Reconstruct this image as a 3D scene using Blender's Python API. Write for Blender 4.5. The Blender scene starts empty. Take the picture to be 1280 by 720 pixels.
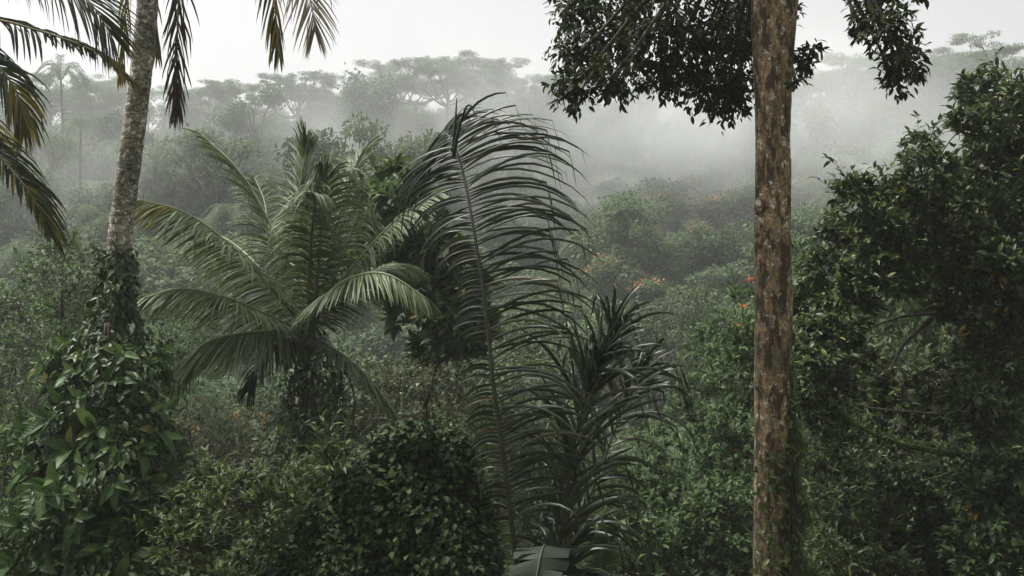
import bpy, math, random
import numpy as np
from mathutils import Matrix, Vector

random.seed(7)
rng = np.random.default_rng(7)
scene = bpy.context.scene
col = scene.collection

# ------------------------------------------------------------------ camera
CAM_Z = 4.5
LENS = 35.0
FPX = 1280 * LENS / 36.0
cam_data = bpy.data.cameras.new("camera")
cam_data.lens = LENS
cam_data.sensor_width = 36.0
cam_data.clip_start = 0.05
cam_data.clip_end = 3000.0
cam = bpy.data.objects.new("camera", cam_data)
cam.location = (0, 0, CAM_Z)
cam.rotation_euler = (math.radians(90), 0, 0)
col.objects.link(cam)
scene.camera = cam

# ------------------------------------------------------------------ sky and sun (overcast)
SUN_EL, SUN_ROT = 66.0, -75.0         # the sun stands high and to the left, behind thin cloud
world = bpy.data.worlds.new("World")
scene.world = world
world.use_nodes = True
wn = world.node_tree.nodes
wl = world.node_tree.links
bg = wn["Background"]
sky = wn.new("ShaderNodeTexSky")
sky.sky_type = 'NISHITA'
sky.sun_disc = False
sky.sun_elevation = math.radians(SUN_EL)
sky.sun_rotation = math.radians(SUN_ROT)
sky.altitude = 100
sky.air_density = 1.0
sky.dust_density = 6.0
sky.ozone_density = 0.6
hsv = wn.new("ShaderNodeHueSaturation")
hsv.inputs['Saturation'].default_value = 0.03
wl.new(sky.outputs[0], hsv.inputs['Color'])
wl.new(hsv.outputs[0], bg.inputs['Color'])
bg.inputs['Strength'].default_value = 0.05

sun_data = bpy.data.lights.new("sun", 'SUN')
sun_data.energy = 1.5
sun_data.angle = math.radians(14)
sun_data.color = (1.0, 0.965, 0.90)
sun = bpy.data.objects.new("sun", sun_data)
az, el = math.radians(SUN_ROT), math.radians(SUN_EL)
sun_dir = Vector((math.sin(az) * math.cos(el), math.cos(az) * math.cos(el), math.sin(el)))
sun.rotation_euler = (-sun_dir).to_track_quat('-Z', 'Y').to_euler()
sun.location = (40, 60, 120)
col.objects.link(sun)

scene.view_settings.view_transform = 'Standard'
scene.view_settings.look = 'None'
scene.view_settings.exposure = 2.1
scene.view_settings.gamma = 1.0
scene.view_settings.use_curve_mapping = False
cy = scene.cycles
cy.max_bounces = 5
cy.diffuse_bounces = 3
cy.glossy_bounces = 2
cy.transmission_bounces = 3
cy.transparent_max_bounces = 4
cy.volume_bounces = 1
cy.volume_max_steps = 64
cy.use_denoising = True
cy.sample_clamp_indirect = 4.0

# ------------------------------------------------------------------ helpers
def px(x, y, d):
    """a point of the place that stands d metres in front of the camera"""
    return np.array(((x - 640.0) / FPX * d, d, CAM_Z + (360.0 - y) / FPX * d))

def norm(v):
    v = np.asarray(v, float)
    return v / np.maximum(np.linalg.norm(v, axis=-1, keepdims=True), 1e-9)

def tag(o, label=None, cat=None, group=None, kind=None):
    if label: o['label'] = label
    if cat: o['category'] = cat
    if group: o['group'] = group
    if kind: o['kind'] = kind
    return o

def empty(name, loc, label=None, cat=None, group=None):
    o = bpy.data.objects.new(name, None)
    o.location = tuple(float(v) for v in loc)
    o.empty_display_size = 0.2
    col.objects.link(o)
    return tag(o, label, cat, group)

def mesh_from(name, V, face_arrays, mats, smooth=False, mat_idx=None):
    me = bpy.data.meshes.new(name)
    V = np.ascontiguousarray(V, dtype=np.float32)
    face_arrays = [np.asarray(f, dtype=np.int32) for f in face_arrays if len(f)]
    loops = np.concatenate([f.ravel() for f in face_arrays])
    sizes = np.concatenate([np.full(len(f), f.shape[1], np.int32) for f in face_arrays])
    starts = np.concatenate(([0], np.cumsum(sizes)[:-1])).astype(np.int32)
    me.vertices.add(len(V)); me.vertices.foreach_set('co', V.ravel())
    me.loops.add(len(loops)); me.loops.foreach_set('vertex_index', loops)
    me.polygons.add(len(sizes)); me.polygons.foreach_set('loop_start', starts)
    me.polygons.foreach_set('loop_total', sizes)
    if mat_idx is not None:
        me.polygons.foreach_set('material_index', np.asarray(mat_idx, np.int32))
    me.polygons.foreach_set('use_smooth', np.full(len(sizes), bool(smooth)))
    for m in (mats if isinstance(mats, (list, tuple)) else [mats]):
        me.materials.append(m)
    me.update(calc_edges=True)
    return me

def link_mesh(name, me, parent=None):
    o = bpy.data.objects.new(name, me)
    col.objects.link(o)
    if parent is not None:
        o.parent = parent
    return o

def local(parent_chain_loc, V):
    return V - np.asarray(parent_chain_loc, float)

class Buf:
    """collects vertices and faces of one mesh"""
    def __init__(self):
        self.v, self.q, self.t, self.n = [], [], [], 0
    def add(self, V, quads=None, tris=None):
        V = np.asarray(V, float).reshape(-1, 3)
        if quads is not None and len(quads): self.q.append(np.asarray(quads, int) + self.n)
        if tris is not None and len(tris): self.t.append(np.asarray(tris, int) + self.n)
        self.v.append(V); self.n += len(V)
    def mesh(self, name, mat, smooth=False, off=(0, 0, 0)):
        V = np.concatenate(self.v) - np.asarray(off, float)
        fa = []
        if self.q: fa.append(np.concatenate(self.q))
        if self.t: fa.append(np.concatenate(self.t))
        return mesh_from(name, V, fa, mat, smooth)

def spline(pts, n):
    """Catmull-Rom through pts, n samples"""
    P = np.asarray(pts, float)
    P = np.vstack([2 * P[0] - P[1], P, 2 * P[-1] - P[-2]])
    m = len(P) - 3
    u = np.linspace(0, m - 1e-6, n)
    i = u.astype(int); f = (u - i)[:, None]
    a, b, c, d = P[i], P[i + 1], P[i + 2], P[i + 3]
    return 0.5 * (2 * b + (c - a) * f + (2 * a - 5 * b + 4 * c - d) * f ** 2 + (3 * b - a - 3 * c + d) * f ** 3)

def tube(buf, pts, rad, sides=8, ring=None):
    """tube with per-point radius; ring(i, ang) gives a radius factor"""
    P = np.asarray(pts, float); n = len(P)
    rad = np.broadcast_to(np.asarray(rad, float), (n,))
    T = norm(np.gradient(P, axis=0))
    ref = np.array((0.31, -0.95, 0.05))
    A = norm(np.cross(T, ref)); B = np.cross(T, A)
    ang = np.linspace(0, 2 * np.pi, sides, endpoint=False)
    fac = np.ones((n, sides)) if ring is None else ring(np.arange(n)[:, None], ang[None, :])
    R = rad[:, None] * fac
    V = P[:, None] + R[..., None] * (np.cos(ang)[None, :, None] * A[:, None] + np.sin(ang)[None, :, None] * B[:, None])
    idx = np.arange(n * sides).reshape(n, sides)
    q = np.stack([idx[:-1], np.roll(idx[:-1], -1, 1), np.roll(idx[1:], -1, 1), idx[1:]], -1).reshape(-1, 4)
    base = n * sides
    V = np.vstack([V.reshape(-1, 3), P[-1] + T[-1] * rad[-1] * 0.3, P[0]])
    t = [(idx[-1, k], idx[-1, (k + 1) % sides], base) for k in range(sides)]
    t += [(idx[0, (k + 1) % sides], idx[0, k], base + 1) for k in range(sides)]
    buf.add(V, q, t)

def wob(x, y, seed=0.0):
    return (np.sin(x * 1.0 + seed * 1.7) * np.cos(y * 1.3 + seed) + 0.5 * np.sin(x * 2.3 - y * 1.1 + seed * 2.9)
            + 0.25 * np.sin(x * 4.9 + y * 3.7 + seed * 0.7)) / 1.75

# ------------------------------------------------------------------ materials
def new_mat(name):
    m = bpy.data.materials.new(name)
    m.use_nodes = True
    nt = m.node_tree
    return m, nt.nodes, nt.links, nt.nodes['Principled BSDF'], nt.nodes['Material Output']

def leaf_mat(name, cols, rough=0.42, trans=0.22, spec=0.5, spots=0.25):
    """leaf colour drawn per leaf from cols (stops), with fine mottling"""
    m, N, L, b, out = new_mat(name)
    geo = N.new('ShaderNodeNewGeometry')
    oi = N.new('ShaderNodeObjectInfo')
    add = N.new('ShaderNodeMath'); add.operation = 'ADD'
    fr = N.new('ShaderNodeMath'); fr.operation = 'FRACT'
    L.new(geo.outputs['Random Per Island'], add.inputs[0]); L.new(oi.outputs['Random'], add.inputs[1])
    L.new(add.outputs[0], fr.inputs[0])
    ramp = N.new('ShaderNodeValToRGB')
    els = ramp.color_ramp.elements
    while len(els) < len(cols): els.new(0.5)
    for i, (p, c) in enumerate(cols):
        els[i].position = p; els[i].color = (*c, 1)
    L.new(fr.outputs[0], ramp.inputs[0])
    nz = N.new('ShaderNodeTexNoise'); nz.inputs['Scale'].default_value = 9.0; nz.inputs['Detail'].default_value = 3
    L.new(geo.outputs['Position'], nz.inputs['Vector'])
    mr = N.new('ShaderNodeMapRange'); mr.inputs[1].default_value = 0.3; mr.inputs[2].default_value = 0.75
    mr.inputs[3].default_value = 1 - spots; mr.inputs[4].default_value = 1 + spots
    L.new(nz.outputs[0], mr.inputs[0])
    hs = N.new('ShaderNodeHueSaturation')
    L.new(ramp.outputs[0], hs.inputs['Color']); L.new(mr.outputs[0], hs.inputs['Value'])
    L.new(hs.outputs[0], b.inputs['Base Color'])
    spec, rough = spec * .45, rough + .06
    b.inputs['Roughness'].default_value = rough
    b.inputs['Specular IOR Level'].default_value = spec
    tr = N.new('ShaderNodeBsdfTranslucent')
    hs2 = N.new('ShaderNodeHueSaturation'); hs2.inputs['Value'].default_value = 1.5; hs2.inputs['Hue'].default_value = 0.485
    L.new(hs.outputs[0], hs2.inputs['Color']); L.new(hs2.outputs[0], tr.inputs['Color'])
    mx = N.new('ShaderNodeMixShader'); mx.inputs[0].default_value = trans
    L.new(b.outputs[0], mx.inputs[1]); L.new(tr.outputs[0], mx.inputs[2])
    L.new(mx.outputs[0], out.inputs['Surface'])
    return m

def bark_mat(name, dark, mid, pale, scale=(6, 6, 1.6), lichen=0.62, rough=0.9, bump=0.6, moss=None, stain=None):
    m, N, L, b, out = new_mat(name)
    geo = N.new('ShaderNodeNewGeometry')
    mp = N.new('ShaderNodeMapping'); mp.inputs['Scale'].default_value = scale
    L.new(geo.outputs['Position'], mp.inputs['Vector'])
    n1 = N.new('ShaderNodeTexNoise'); n1.inputs['Scale'].default_value = 1.6; n1.inputs['Detail'].default_value = 9; n1.inputs['Roughness'].default_value = 0.68
    L.new(mp.outputs[0], n1.inputs['Vector'])
    r1 = N.new('ShaderNodeValToRGB')
    e = r1.color_ramp.elements
    e[0].position = 0.40; e[0].color = (*dark, 1)
    e[1].position = 0.62; e[1].color = (*mid, 1)
    L.new(n1.outputs[0], r1.inputs[0])
    n2 = N.new('ShaderNodeTexNoise'); n2.inputs['Scale'].default_value = 15; n2.inputs['Detail'].default_value = 7; n2.inputs['Roughness'].default_value = 0.6
    L.new(geo.outputs['Position'], n2.inputs['Vector'])
    r2 = N.new('ShaderNodeValToRGB')
    r2.color_ramp.elements[0].position = lichen; r2.color_ramp.elements[0].color = (0, 0, 0, 1)
    r2.color_ramp.elements[1].position = lichen + 0.05; r2.color_ramp.elements[1].color = (1, 1, 1, 1)
    L.new(n2.outputs[0], r2.inputs[0])
    mix = N.new('ShaderNodeMix'); mix.data_type = 'RGBA'
    L.new(r2.outputs[0], mix.inputs[0]); L.new(r1.outputs[0], mix.inputs[6]); mix.inputs[7].default_value = (*pale, 1)
    n4 = N.new('ShaderNodeTexNoise'); n4.inputs['Scale'].default_value = 2.2; n4.inputs['Detail'].default_value = 4
    L.new(geo.outputs['Position'], n4.inputs['Vector'])
    m4 = N.new('ShaderNodeMapRange'); m4.inputs[1].default_value = .32; m4.inputs[2].default_value = .68; m4.inputs[3].default_value = .62; m4.inputs[4].default_value = 1.45
    L.new(n4.outputs[0], m4.inputs[0])
    n5 = N.new('ShaderNodeTexNoise'); n5.inputs['Scale'].default_value = 38; n5.inputs['Detail'].default_value = 4
    L.new(geo.outputs['Position'], n5.inputs['Vector'])
    m5 = N.new('ShaderNodeMapRange'); m5.inputs[1].default_value = .3; m5.inputs[2].default_value = .7; m5.inputs[3].default_value = .6; m5.inputs[4].default_value = 1.4
    L.new(n5.outputs[0], m5.inputs[0])
    mm = N.new('ShaderNodeMath'); mm.operation = 'MULTIPLY'
    L.new(m4.outputs[0], mm.inputs[0]); L.new(m5.outputs[0], mm.inputs[1])
    h4 = N.new('ShaderNodeHueSaturation'); L.new(mix.outputs[2], h4.inputs['Color']); L.new(mm.outputs[0], h4.inputs['Value'])
    last = h4.outputs[0]
    if moss:
        n3 = N.new('ShaderNodeTexNoise'); n3.inputs['Scale'].default_value = 1.3; n3.inputs['Detail'].default_value = 5
        L.new(geo.outputs['Position'], n3.inputs['Vector'])
        r3 = N.new('ShaderNodeValToRGB')
        r3.color_ramp.elements[0].position = 0.50; r3.color_ramp.elements[0].color = (0, 0, 0, 1)
        r3.color_ramp.elements[1].position = 0.68; r3.color_ramp.elements[1].color = (0.8, 0.8, 0.8, 1)
        L.new(n3.outputs[0], r3.inputs[0])
        mix2 = N.new('ShaderNodeMix'); mix2.data_type = 'RGBA'
        L.new(r3.outputs[0], mix2.inputs[0]); L.new(last, mix2.inputs[6]); mix2.inputs[7].default_value = (*moss, 1)
        last = mix2.outputs[2]
    if stain:
        mp6 = N.new('ShaderNodeMapping'); mp6.inputs['Scale'].default_value = (9, 9, 3.2); L.new(geo.outputs['Position'], mp6.inputs['Vector'])
        n6 = N.new('ShaderNodeTexNoise'); n6.inputs['Scale'].default_value = 1.0; n6.inputs['Detail'].default_value = 10; n6.inputs['Roughness'].default_value = .72
        L.new(mp6.outputs[0], n6.inputs['Vector'])
        r6 = N.new('ShaderNodeValToRGB')
        r6.color_ramp.elements[0].position = .505; r6.color_ramp.elements[0].color = (0, 0, 0, 1)
        r6.color_ramp.elements[1].position = .55; r6.color_ramp.elements[1].color = (.9, .9, .9, 1)
        L.new(n6.outputs[0], r6.inputs[0])
        mix6 = N.new('ShaderNodeMix'); mix6.data_type = 'RGBA'
        L.new(r6.outputs[0], mix6.inputs[0]); L.new(last, mix6.inputs[6]); mix6.inputs[7].default_value = (*stain, 1)
        last = mix6.outputs[2]
    L.new(last, b.inputs['Base Color'])
    b.inputs['Roughness'].default_value = rough
    b.inputs['Specular IOR Level'].default_value = 0.25
    bp = N.new('ShaderNodeBump'); bp.inputs['Strength'].default_value = bump; bp.inputs['Distance'].default_value = 0.02
    L.new(n1.outputs[0], bp.inputs['Height']); L.new(bp.outputs[0], b.inputs['Normal'])
    return m

def plain_mat(name, c, rough=0.7, spec=0.3, var=0.3, scale=6.0):
    m, N, L, b, out = new_mat(name)
    geo = N.new('ShaderNodeNewGeometry')
    nz = N.new('ShaderNodeTexNoise'); nz.inputs['Scale'].default_value = scale; nz.inputs['Detail'].default_value = 5
    L.new(geo.outputs['Position'], nz.inputs['Vector'])
    mr = N.new('ShaderNodeMapRange'); mr.inputs[1].default_value = 0.3; mr.inputs[2].default_value = 0.7
    mr.inputs[3].default_value = 1 - var; mr.inputs[4].default_value = 1 + var
    L.new(nz.outputs[0], mr.inputs[0])
    hs = N.new('ShaderNodeHueSaturation'); hs.inputs['Color'].default_value = (*c, 1)
    L.new(mr.outputs[0], hs.inputs['Value']); L.new(hs.outputs[0], b.inputs['Base Color'])
    b.inputs['Roughness'].default_value = rough
    b.inputs['Specular IOR Level'].default_value = spec
    return m

M = {}
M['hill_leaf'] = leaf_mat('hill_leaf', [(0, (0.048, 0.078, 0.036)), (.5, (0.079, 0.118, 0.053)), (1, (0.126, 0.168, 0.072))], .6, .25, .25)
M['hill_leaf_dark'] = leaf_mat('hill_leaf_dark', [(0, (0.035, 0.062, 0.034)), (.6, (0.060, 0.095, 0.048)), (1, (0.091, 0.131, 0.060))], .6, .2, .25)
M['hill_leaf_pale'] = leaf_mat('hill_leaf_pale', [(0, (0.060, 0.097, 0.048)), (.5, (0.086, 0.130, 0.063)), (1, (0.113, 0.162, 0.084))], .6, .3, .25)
M['mid_leaf'] = leaf_mat('mid_leaf', [(0, (.026, .052, .020)), (.5, (.050, .092, .032)), (.94, (.085, .135, .044)), (1, (.15, .14, .04))], .45, .28, .4)
M['mid_dark'] = leaf_mat('mid_dark', [(0, (0.024, 0.039, 0.016)), (.6, (0.047, 0.068, 0.024)), (1, (0.084, 0.107, 0.034))], .42, .2, .4)
M['glossy'] = leaf_mat('glossy_leaf', [(0, (0.025, 0.045, 0.017)), (.6, (0.047, 0.073, 0.027)), (.93, (0.078, 0.109, 0.033)), (1, (0.172, 0.154, 0.038))], .36, .16, .5)
M['vine_big'] = leaf_mat('vine_leaf', [(0, (0.028, 0.059, 0.017)), (.5, (0.046, 0.091, 0.026)), (.965, (0.083, 0.133, 0.037)), (1, (0.129, 0.103, 0.026))], .36, .22, .5)
M['vine_small'] = leaf_mat('vine_small_leaf', [(0, (0.020, 0.039, 0.014)), (.6, (0.035, 0.062, 0.021)), (1, (0.058, 0.091, 0.028))], .36, .15, .5)
M['mound'] = leaf_mat('mound_leaf', [(0, (0.015, 0.027, 0.010)), (.6, (0.028, 0.048, 0.016)), (1, (0.059, 0.085, 0.026))], .5, .12, .35)
M['shrub'] = leaf_mat('shrub_leaf', [(0, (0.026, 0.047, 0.014)), (.5, (0.051, 0.079, 0.022)), (1, (0.102, 0.128, 0.034))], .38, .22, .5)
M['canopy'] = leaf_mat('canopy_leaf', [(0, (0.011, 0.020, 0.008)), (.7, (0.022, 0.034, 0.012)), (1, (0.056, 0.070, 0.017))], .5, .22, .3)
M['bigleaf'] = leaf_mat('big_leaf', [(0, (.032, .058, .020)), (.6, (.056, .092, .030)), (.95, (.085, .125, .040)), (1, (.14, .13, .04))], .42, .28, .45)
M['dry'] = leaf_mat('dry_leaf', [(0, (.026, .030, .016)), (.55, (.048, .056, .026)), (.85, (.070, .075, .032)), (1, (.095, .062, .032))], .6, .2, .3)
M['palm'] = leaf_mat('palm_leaflet', [(0, (0.049, 0.074, 0.032)), (.5, (0.074, 0.102, 0.045)), (1, (0.113, 0.142, 0.066))], .38, .2, .5)
M['palm_yellow'] = leaf_mat('palm_yellow_leaflet', [(0, (.14, .125, .030)), (.4, (.21, .165, .035)), (.75, (.09, .105, .032)), (1, (.28, .20, .05))], .45, .3, .4)
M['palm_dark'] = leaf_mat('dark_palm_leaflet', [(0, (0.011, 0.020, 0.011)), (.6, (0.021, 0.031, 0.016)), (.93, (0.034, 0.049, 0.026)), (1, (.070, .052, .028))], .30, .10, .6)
M['palm_near'] = leaf_mat('near_palm_leaflet', [(0, (0.024, 0.037, 0.020)), (.6, (0.040, 0.054, 0.027)), (1, (0.061, 0.079, 0.037))], .36, .22, .5)
M['palm_brown'] = leaf_mat('dead_palm_leaflet', [(0, (.040, .026, .022)), (.6, (.070, .046, .036)), (1, (.10, .068, .045))], .55, .15, .35)
M['palm_faded'] = leaf_mat('faded_palm_leaflet', [(0, (.24, .20, .16)), (.6, (.32, .27, .21)), (1, (.26, .24, .15))], .5, .6, .4)
M['rachis'] = plain_mat('rachis_green', (.125, .14, .072), .5, .4)
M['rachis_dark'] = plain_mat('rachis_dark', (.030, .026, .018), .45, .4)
M['rachis_tan'] = plain_mat('rachis_tan', (.20, .155, .09), .6, .3)
M['palm_bark'] = bark_mat('palm_bark', (.085, .070, .054), (.31, .28, .23), (.52, .51, .47), (6, 6, 16), .55, .92, .9)
M['trunk_bark'] = bark_mat('trunk_bark', (.11, .075, .045), (.31, .215, .128), (.50, .48, .42), (13, 13, 5.5), .575, .9, 1.0, moss=(.095, .085, .050), stain=(.035, .026, .018))
M['branch_bark'] = bark_mat('branch_bark', (.022, .018, .013), (.060, .048, .034), (.12, .12, .10), (8, 8, 8), .68)
M['moss'] = bark_mat('mossy_bark', (.030, .040, .014), (.085, .115, .030), (.13, .16, .05), (14, 14, 14), .60)
M['hill_bark'] = bark_mat('hill_bark', (.035, .03, .022), (.10, .09, .07), (.2, .2, .17), (3, 3, 1), .66, bump=.2)
M['stem'] = plain_mat('stem', (.045, .040, .026), .7)
M['flower'] = leaf_mat('flower_petal', [(0, (.38, .09, .025)), (.6, (.48, .13, .03)), (1, (.52, .20, .05))], .5, .3, .3)
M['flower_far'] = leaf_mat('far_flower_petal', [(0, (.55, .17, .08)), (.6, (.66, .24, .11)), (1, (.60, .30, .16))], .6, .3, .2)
M['yellow_leaf'] = leaf_mat('yellow_leaf', [(0, (.22, .12, .025)), (1, (.30, .20, .045))], .5, .3, .3)
M['banana'] = plain_mat('banana_leaf', (.020, .030, .019), .6, .2, .35, 5.0)
M['banana_rib'] = plain_mat('banana_rib', (.07, .085, .045), .5, .3)

def add_veins(m):
    N, L = m.node_tree.nodes, m.node_tree.links
    tc = N.new('ShaderNodeTexCoord'); sx = N.new('ShaderNodeSeparateXYZ'); L.new(tc.outputs['Object'], sx.inputs[0])
    ab = N.new('ShaderNodeMath'); ab.operation = 'ABSOLUTE'; L.new(sx.outputs[0], ab.inputs[0])
    sb = N.new('ShaderNodeMath'); sb.operation = 'SUBTRACT'; L.new(sx.outputs[1], sb.inputs[0]); L.new(ab.outputs[0], sb.inputs[1])
    ml = N.new('ShaderNodeMath'); ml.operation = 'MULTIPLY'; ml.inputs[1].default_value = 62; L.new(sb.outputs[0], ml.inputs[0])
    sn = N.new('ShaderNodeMath'); sn.operation = 'SINE'; L.new(ml.outputs[0], sn.inputs[0])
    bp = N.new('ShaderNodeBump'); bp.inputs['Strength'].default_value = .22; bp.inputs['Distance'].default_value = .006
    L.new(sn.outputs[0], bp.inputs['Height']); L.new(bp.outputs[0], N['Principled BSDF'].inputs['Normal'])
add_veins(M['vine_big']); add_veins(M['bigleaf'])

# ground: leaf litter and low green
gm, N, L, b, out = new_mat('ground_cover')
geo = N.new('ShaderNodeNewGeometry')
nz = N.new('ShaderNodeTexNoise'); nz.inputs['Scale'].default_value = 0.9; nz.inputs['Detail'].default_value = 10; nz.inputs['Roughness'].default_value = .7
L.new(geo.outputs['Position'], nz.inputs['Vector'])
rp = N.new('ShaderNodeValToRGB')
rp.color_ramp.elements[0].position = .38; rp.color_ramp.elements[0].color = (.022, .024, .013, 1)
rp.color_ramp.elements[1].position = .66; rp.color_ramp.elements[1].color = (.060, .080, .032, 1)
L.new(nz.outputs[0], rp.inputs[0]); L.new(rp.outputs[0], b.inputs['Base Color'])
b.inputs['Roughness'].default_value = .95
M['ground'] = gm

# ------------------------------------------------------------------ terrain
def smooth(a, b, x):
    t = np.clip((x - a) / (b - a), 0, 1)
    return t * t * (3 - 2 * t)

def ground_z(x, y):
    x = np.asarray(x, float); y = np.asarray(y, float)
    z = -9.5 * smooth(13, 44, y)
    rise = np.clip((y - 56) / 116.0, 0, 1)
    z = z + 38.5 * (rise * 0.75 + 0.25 * smooth(0, 1, rise))
    z = z - 16 * smooth(182, 300, y)
    amp = smooth(18, 60, y)
    z = z + amp * (2.2 * wob(x / 17.0, y / 19.0, 1.0) + 1.0 * wob(x / 6.5, y / 7.0, 4.0))
    z = z + smooth(90, 170, y) * 3.0 * smooth(25, 80, x)
    z = z + 0.12 * wob(x * 0.9, y * 0.9, 2.0)
    z = z + 26 * smooth(-5, -40, y)          # unseen slope added behind the camera to shut off low sky light
    return z

def build_ground():
    xs = np.concatenate([np.linspace(-230, -60, 50), np.linspace(-58, 58, 110), np.linspace(60, 230, 50)])
    ys = np.concatenate([np.linspace(-60, 60, 130), np.linspace(61, 300, 150)])
    X, Y = np.meshgrid(xs, ys)
    Z = ground_z(X, Y)
    V = np.stack([X, Y, Z], -1).reshape(-1, 3)
    idx = np.arange(len(V)).reshape(X.shape)
    q = np.stack([idx[:-1, :-1], idx[:-1, 1:], idx[1:, 1:], idx[1:, :-1]], -1).reshape(-1, 4)
    o = link_mesh('ground', mesh_from('ground', V, [q], M['ground'], True))
    tag(o, 'forest floor falling into the valley and rising to the misty ridge', kind='structure')
build_ground()

# ------------------------------------------------------------------ leaves
def leaf_template(secs, width=0.42, fold=0.10, droop=0.25, tipw=0.0, wave=0.0):
    """unit leaf along +y with a fold on the midrib; x width, z up. secs = cross sections between base and tip"""
    ts = np.linspace(0, 1, secs + 2)[1:-1]
    V = [(0, 0, 0)]
    for k, t in enumerate(ts):
        w = width * 0.5 * math.sin(math.pi * t ** 0.85) ** 0.8
        z = -droop * t * t
        wv = wave * (1 if k % 2 else -1)
        V += [(-w, t, z + fold * w * 2 + wv), (0, t, z), (w, t, z + fold * w * 2 - wv)]
    V.append((0, 1, -droop))
    T = [(0, 2, 1), (0, 3, 2)]; Q = []
    for s in range(secs - 1):
        a = 1 + 3 * s
        Q += [(a, a + 1, a + 4, a + 3), (a + 1, a + 2, a + 5, a + 4)]
    a = 1 + 3 * (secs - 1); e = len(V) - 1
    T += [(a, a + 1, e), (a + 1, a + 2, e)]
    return np.array(V, float), np.array(Q, int).reshape(-1, 4), np.array(T, int)

LEAF_LARGE = [leaf_template(4, .40, .22, d, wave=w) for d, w in ((.12, .012), (.28, .02), (.45, .015))]
LEAF_MED = [leaf_template(2, .42, .16, d) for d in (.1, .25, .42)]
LEAF_HEART = [leaf_template(2, .80, .12, d) for d in (.1, .25, .42)]
LEAF_NARROW = [leaf_template(2, .30, .15, d) for d in (.1, .28, .45)]
LEAF_TINY = [(np.array([(0, 0, 0), (-.27, .5, .06), (.27, .5, .06), (0, 1, -d)], float), np.zeros((0, 4), int), np.array([(0, 2, 1), (1, 2, 3)])) for d in (.05, .3)]

def frames(fwd, up):
    """right / fwd / up bases for leaves"""
    f = norm(fwd)
    r = norm(np.cross(f, up))
    u = np.cross(r, f)
    return r, f, u

def scatter(buf, templates, pos, fwd, up, length, wscale=None):
    n = len(pos)
    if n == 0: return
    r, f, u = frames(fwd, up)
    length = np.broadcast_to(np.asarray(length, float), (n,))
    pick = rng.integers(0, len(templates), n)
    for k, (TV, TQ, TT) in enumerate(templates):
        s = np.where(pick == k)[0]
        if not len(s): continue
        l = length[s][:, None, None]
        V = pos[s][:, None] + l * (TV[None, :, 0:1] * r[s][:, None] + TV[None, :, 1:2] * f[s][:, None] + TV[None, :, 2:3] * u[s][:, None])
        m = len(TV); off = (np.arange(len(s)) * m)[:, None, None]
        buf.add(V.reshape(-1, 3), (TQ[None] + off).reshape(-1, 4) if len(TQ) else None, (TT[None] + off).reshape(-1, 3))

_leaf_meshes = {}
def leaf_objects(parent, base, templates, mat, pos, fwd, up, length, name='leaf'):
    """single leaves, one object each, sharing mesh data"""
    r, f, u = frames(fwd, up)
    length = np.broadcast_to(np.asarray(length, float), (len(pos),))
    base = np.asarray(base, float)
    for i in range(len(pos)):
        k = int(rng.integers(0, len(templates)))
        key = (id(templates), k, mat.name)
        if key not in _leaf_meshes:
            TV, TQ, TT = templates[k]
            _leaf_meshes[key] = mesh_from(name, TV, [a for a in (TQ, TT) if len(a)], mat, len(TQ) > 0)
        o = bpy.data.objects.new(name, _leaf_meshes[key])
        p = pos[i] - base; l = float(length[i])
        o.parent = parent
        mt = Matrix(((r[i][0], f[i][0], u[i][0], p[0]), (r[i][1], f[i][1], u[i][1], p[1]), (r[i][2], f[i][2], u[i][2], p[2]), (0, 0, 0, 1)))
        o.matrix_basis = mt @ Matrix.Diagonal((l, l, l, 1))
        col.objects.link(o)

def foliage(parent, base, templates, mat, pos, fwd, up, length, single=0, name='foliage'):
    """a plant's leaves: the `single` ones that stand nearest become leaf objects, the rest one part"""
    pos, fwd, up = map(np.asarray, (pos, fwd, up))
    length = np.broadcast_to(np.asarray(length, float), (len(pos),))
    if single:
        inside = (np.abs(pos[:, 0]) < pos[:, 1] * 0.515) & (np.abs(pos[:, 2] - CAM_Z) < pos[:, 1] * 0.29)
        score = np.where(inside, length / pos[:, 1], 0) * (1 + 0.15 * rng.random(len(pos)))
        order = np.argsort(-score)
        a, rest = order[:single], order[single:]
        leaf_objects(parent, base, templates, mat, pos[a], fwd[a], up[a], length[a])
    else:
        rest = np.arange(len(pos))
    if len(rest):
        b = Buf()
        scatter(b, templates, pos[rest], fwd[rest], up[rest], length[rest])
        o = link_mesh(name, b.mesh(name, mat, False, base), parent)
        o['kind'] = 'stuff'

def sphere_dirs(n):
    return norm(rng.normal(size=(n, 3)))

UP = np.array((0., 0., 1.))

def blob_leaves(blobs, per_area, length, droop=0.35, shell=0.35, under=0.35, jitter=0.5):
    """leaves on the outer shells of lumps (centre, radii); denser above than below"""
    P, F, U = [], [], []
    for c, r in blobs:
        c = np.asarray(c, float); r = np.broadcast_to(np.asarray(r, float), (3,))
        area = 4 * np.pi * (np.prod(r) ** (2 / 3))
        n = max(6, int(area * per_area))
        d = sphere_dirs(n)
        keep = (d[:, 2] > -0.2) | (rng.random(n) < under)
        d = d[keep]; n = len(d)
        k = 1 - shell * rng.random(n) ** 1.5 + 0.10 * rng.normal(size=n)
        p = c + d * r * k[:, None]
        f = d * np.array((1, 1, .55)) + jitter * rng.normal(size=(n, 3)) - UP * droop
        u = d * 0.5 + UP + 0.35 * rng.normal(size=(n, 3))
        P.append(p); F.append(f); U.append(u)
    P, F, U = map(np.concatenate, (P, F, U))
    return P, F, U, length * (0.65 + 0.6 * rng.random(len(P)))

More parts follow.
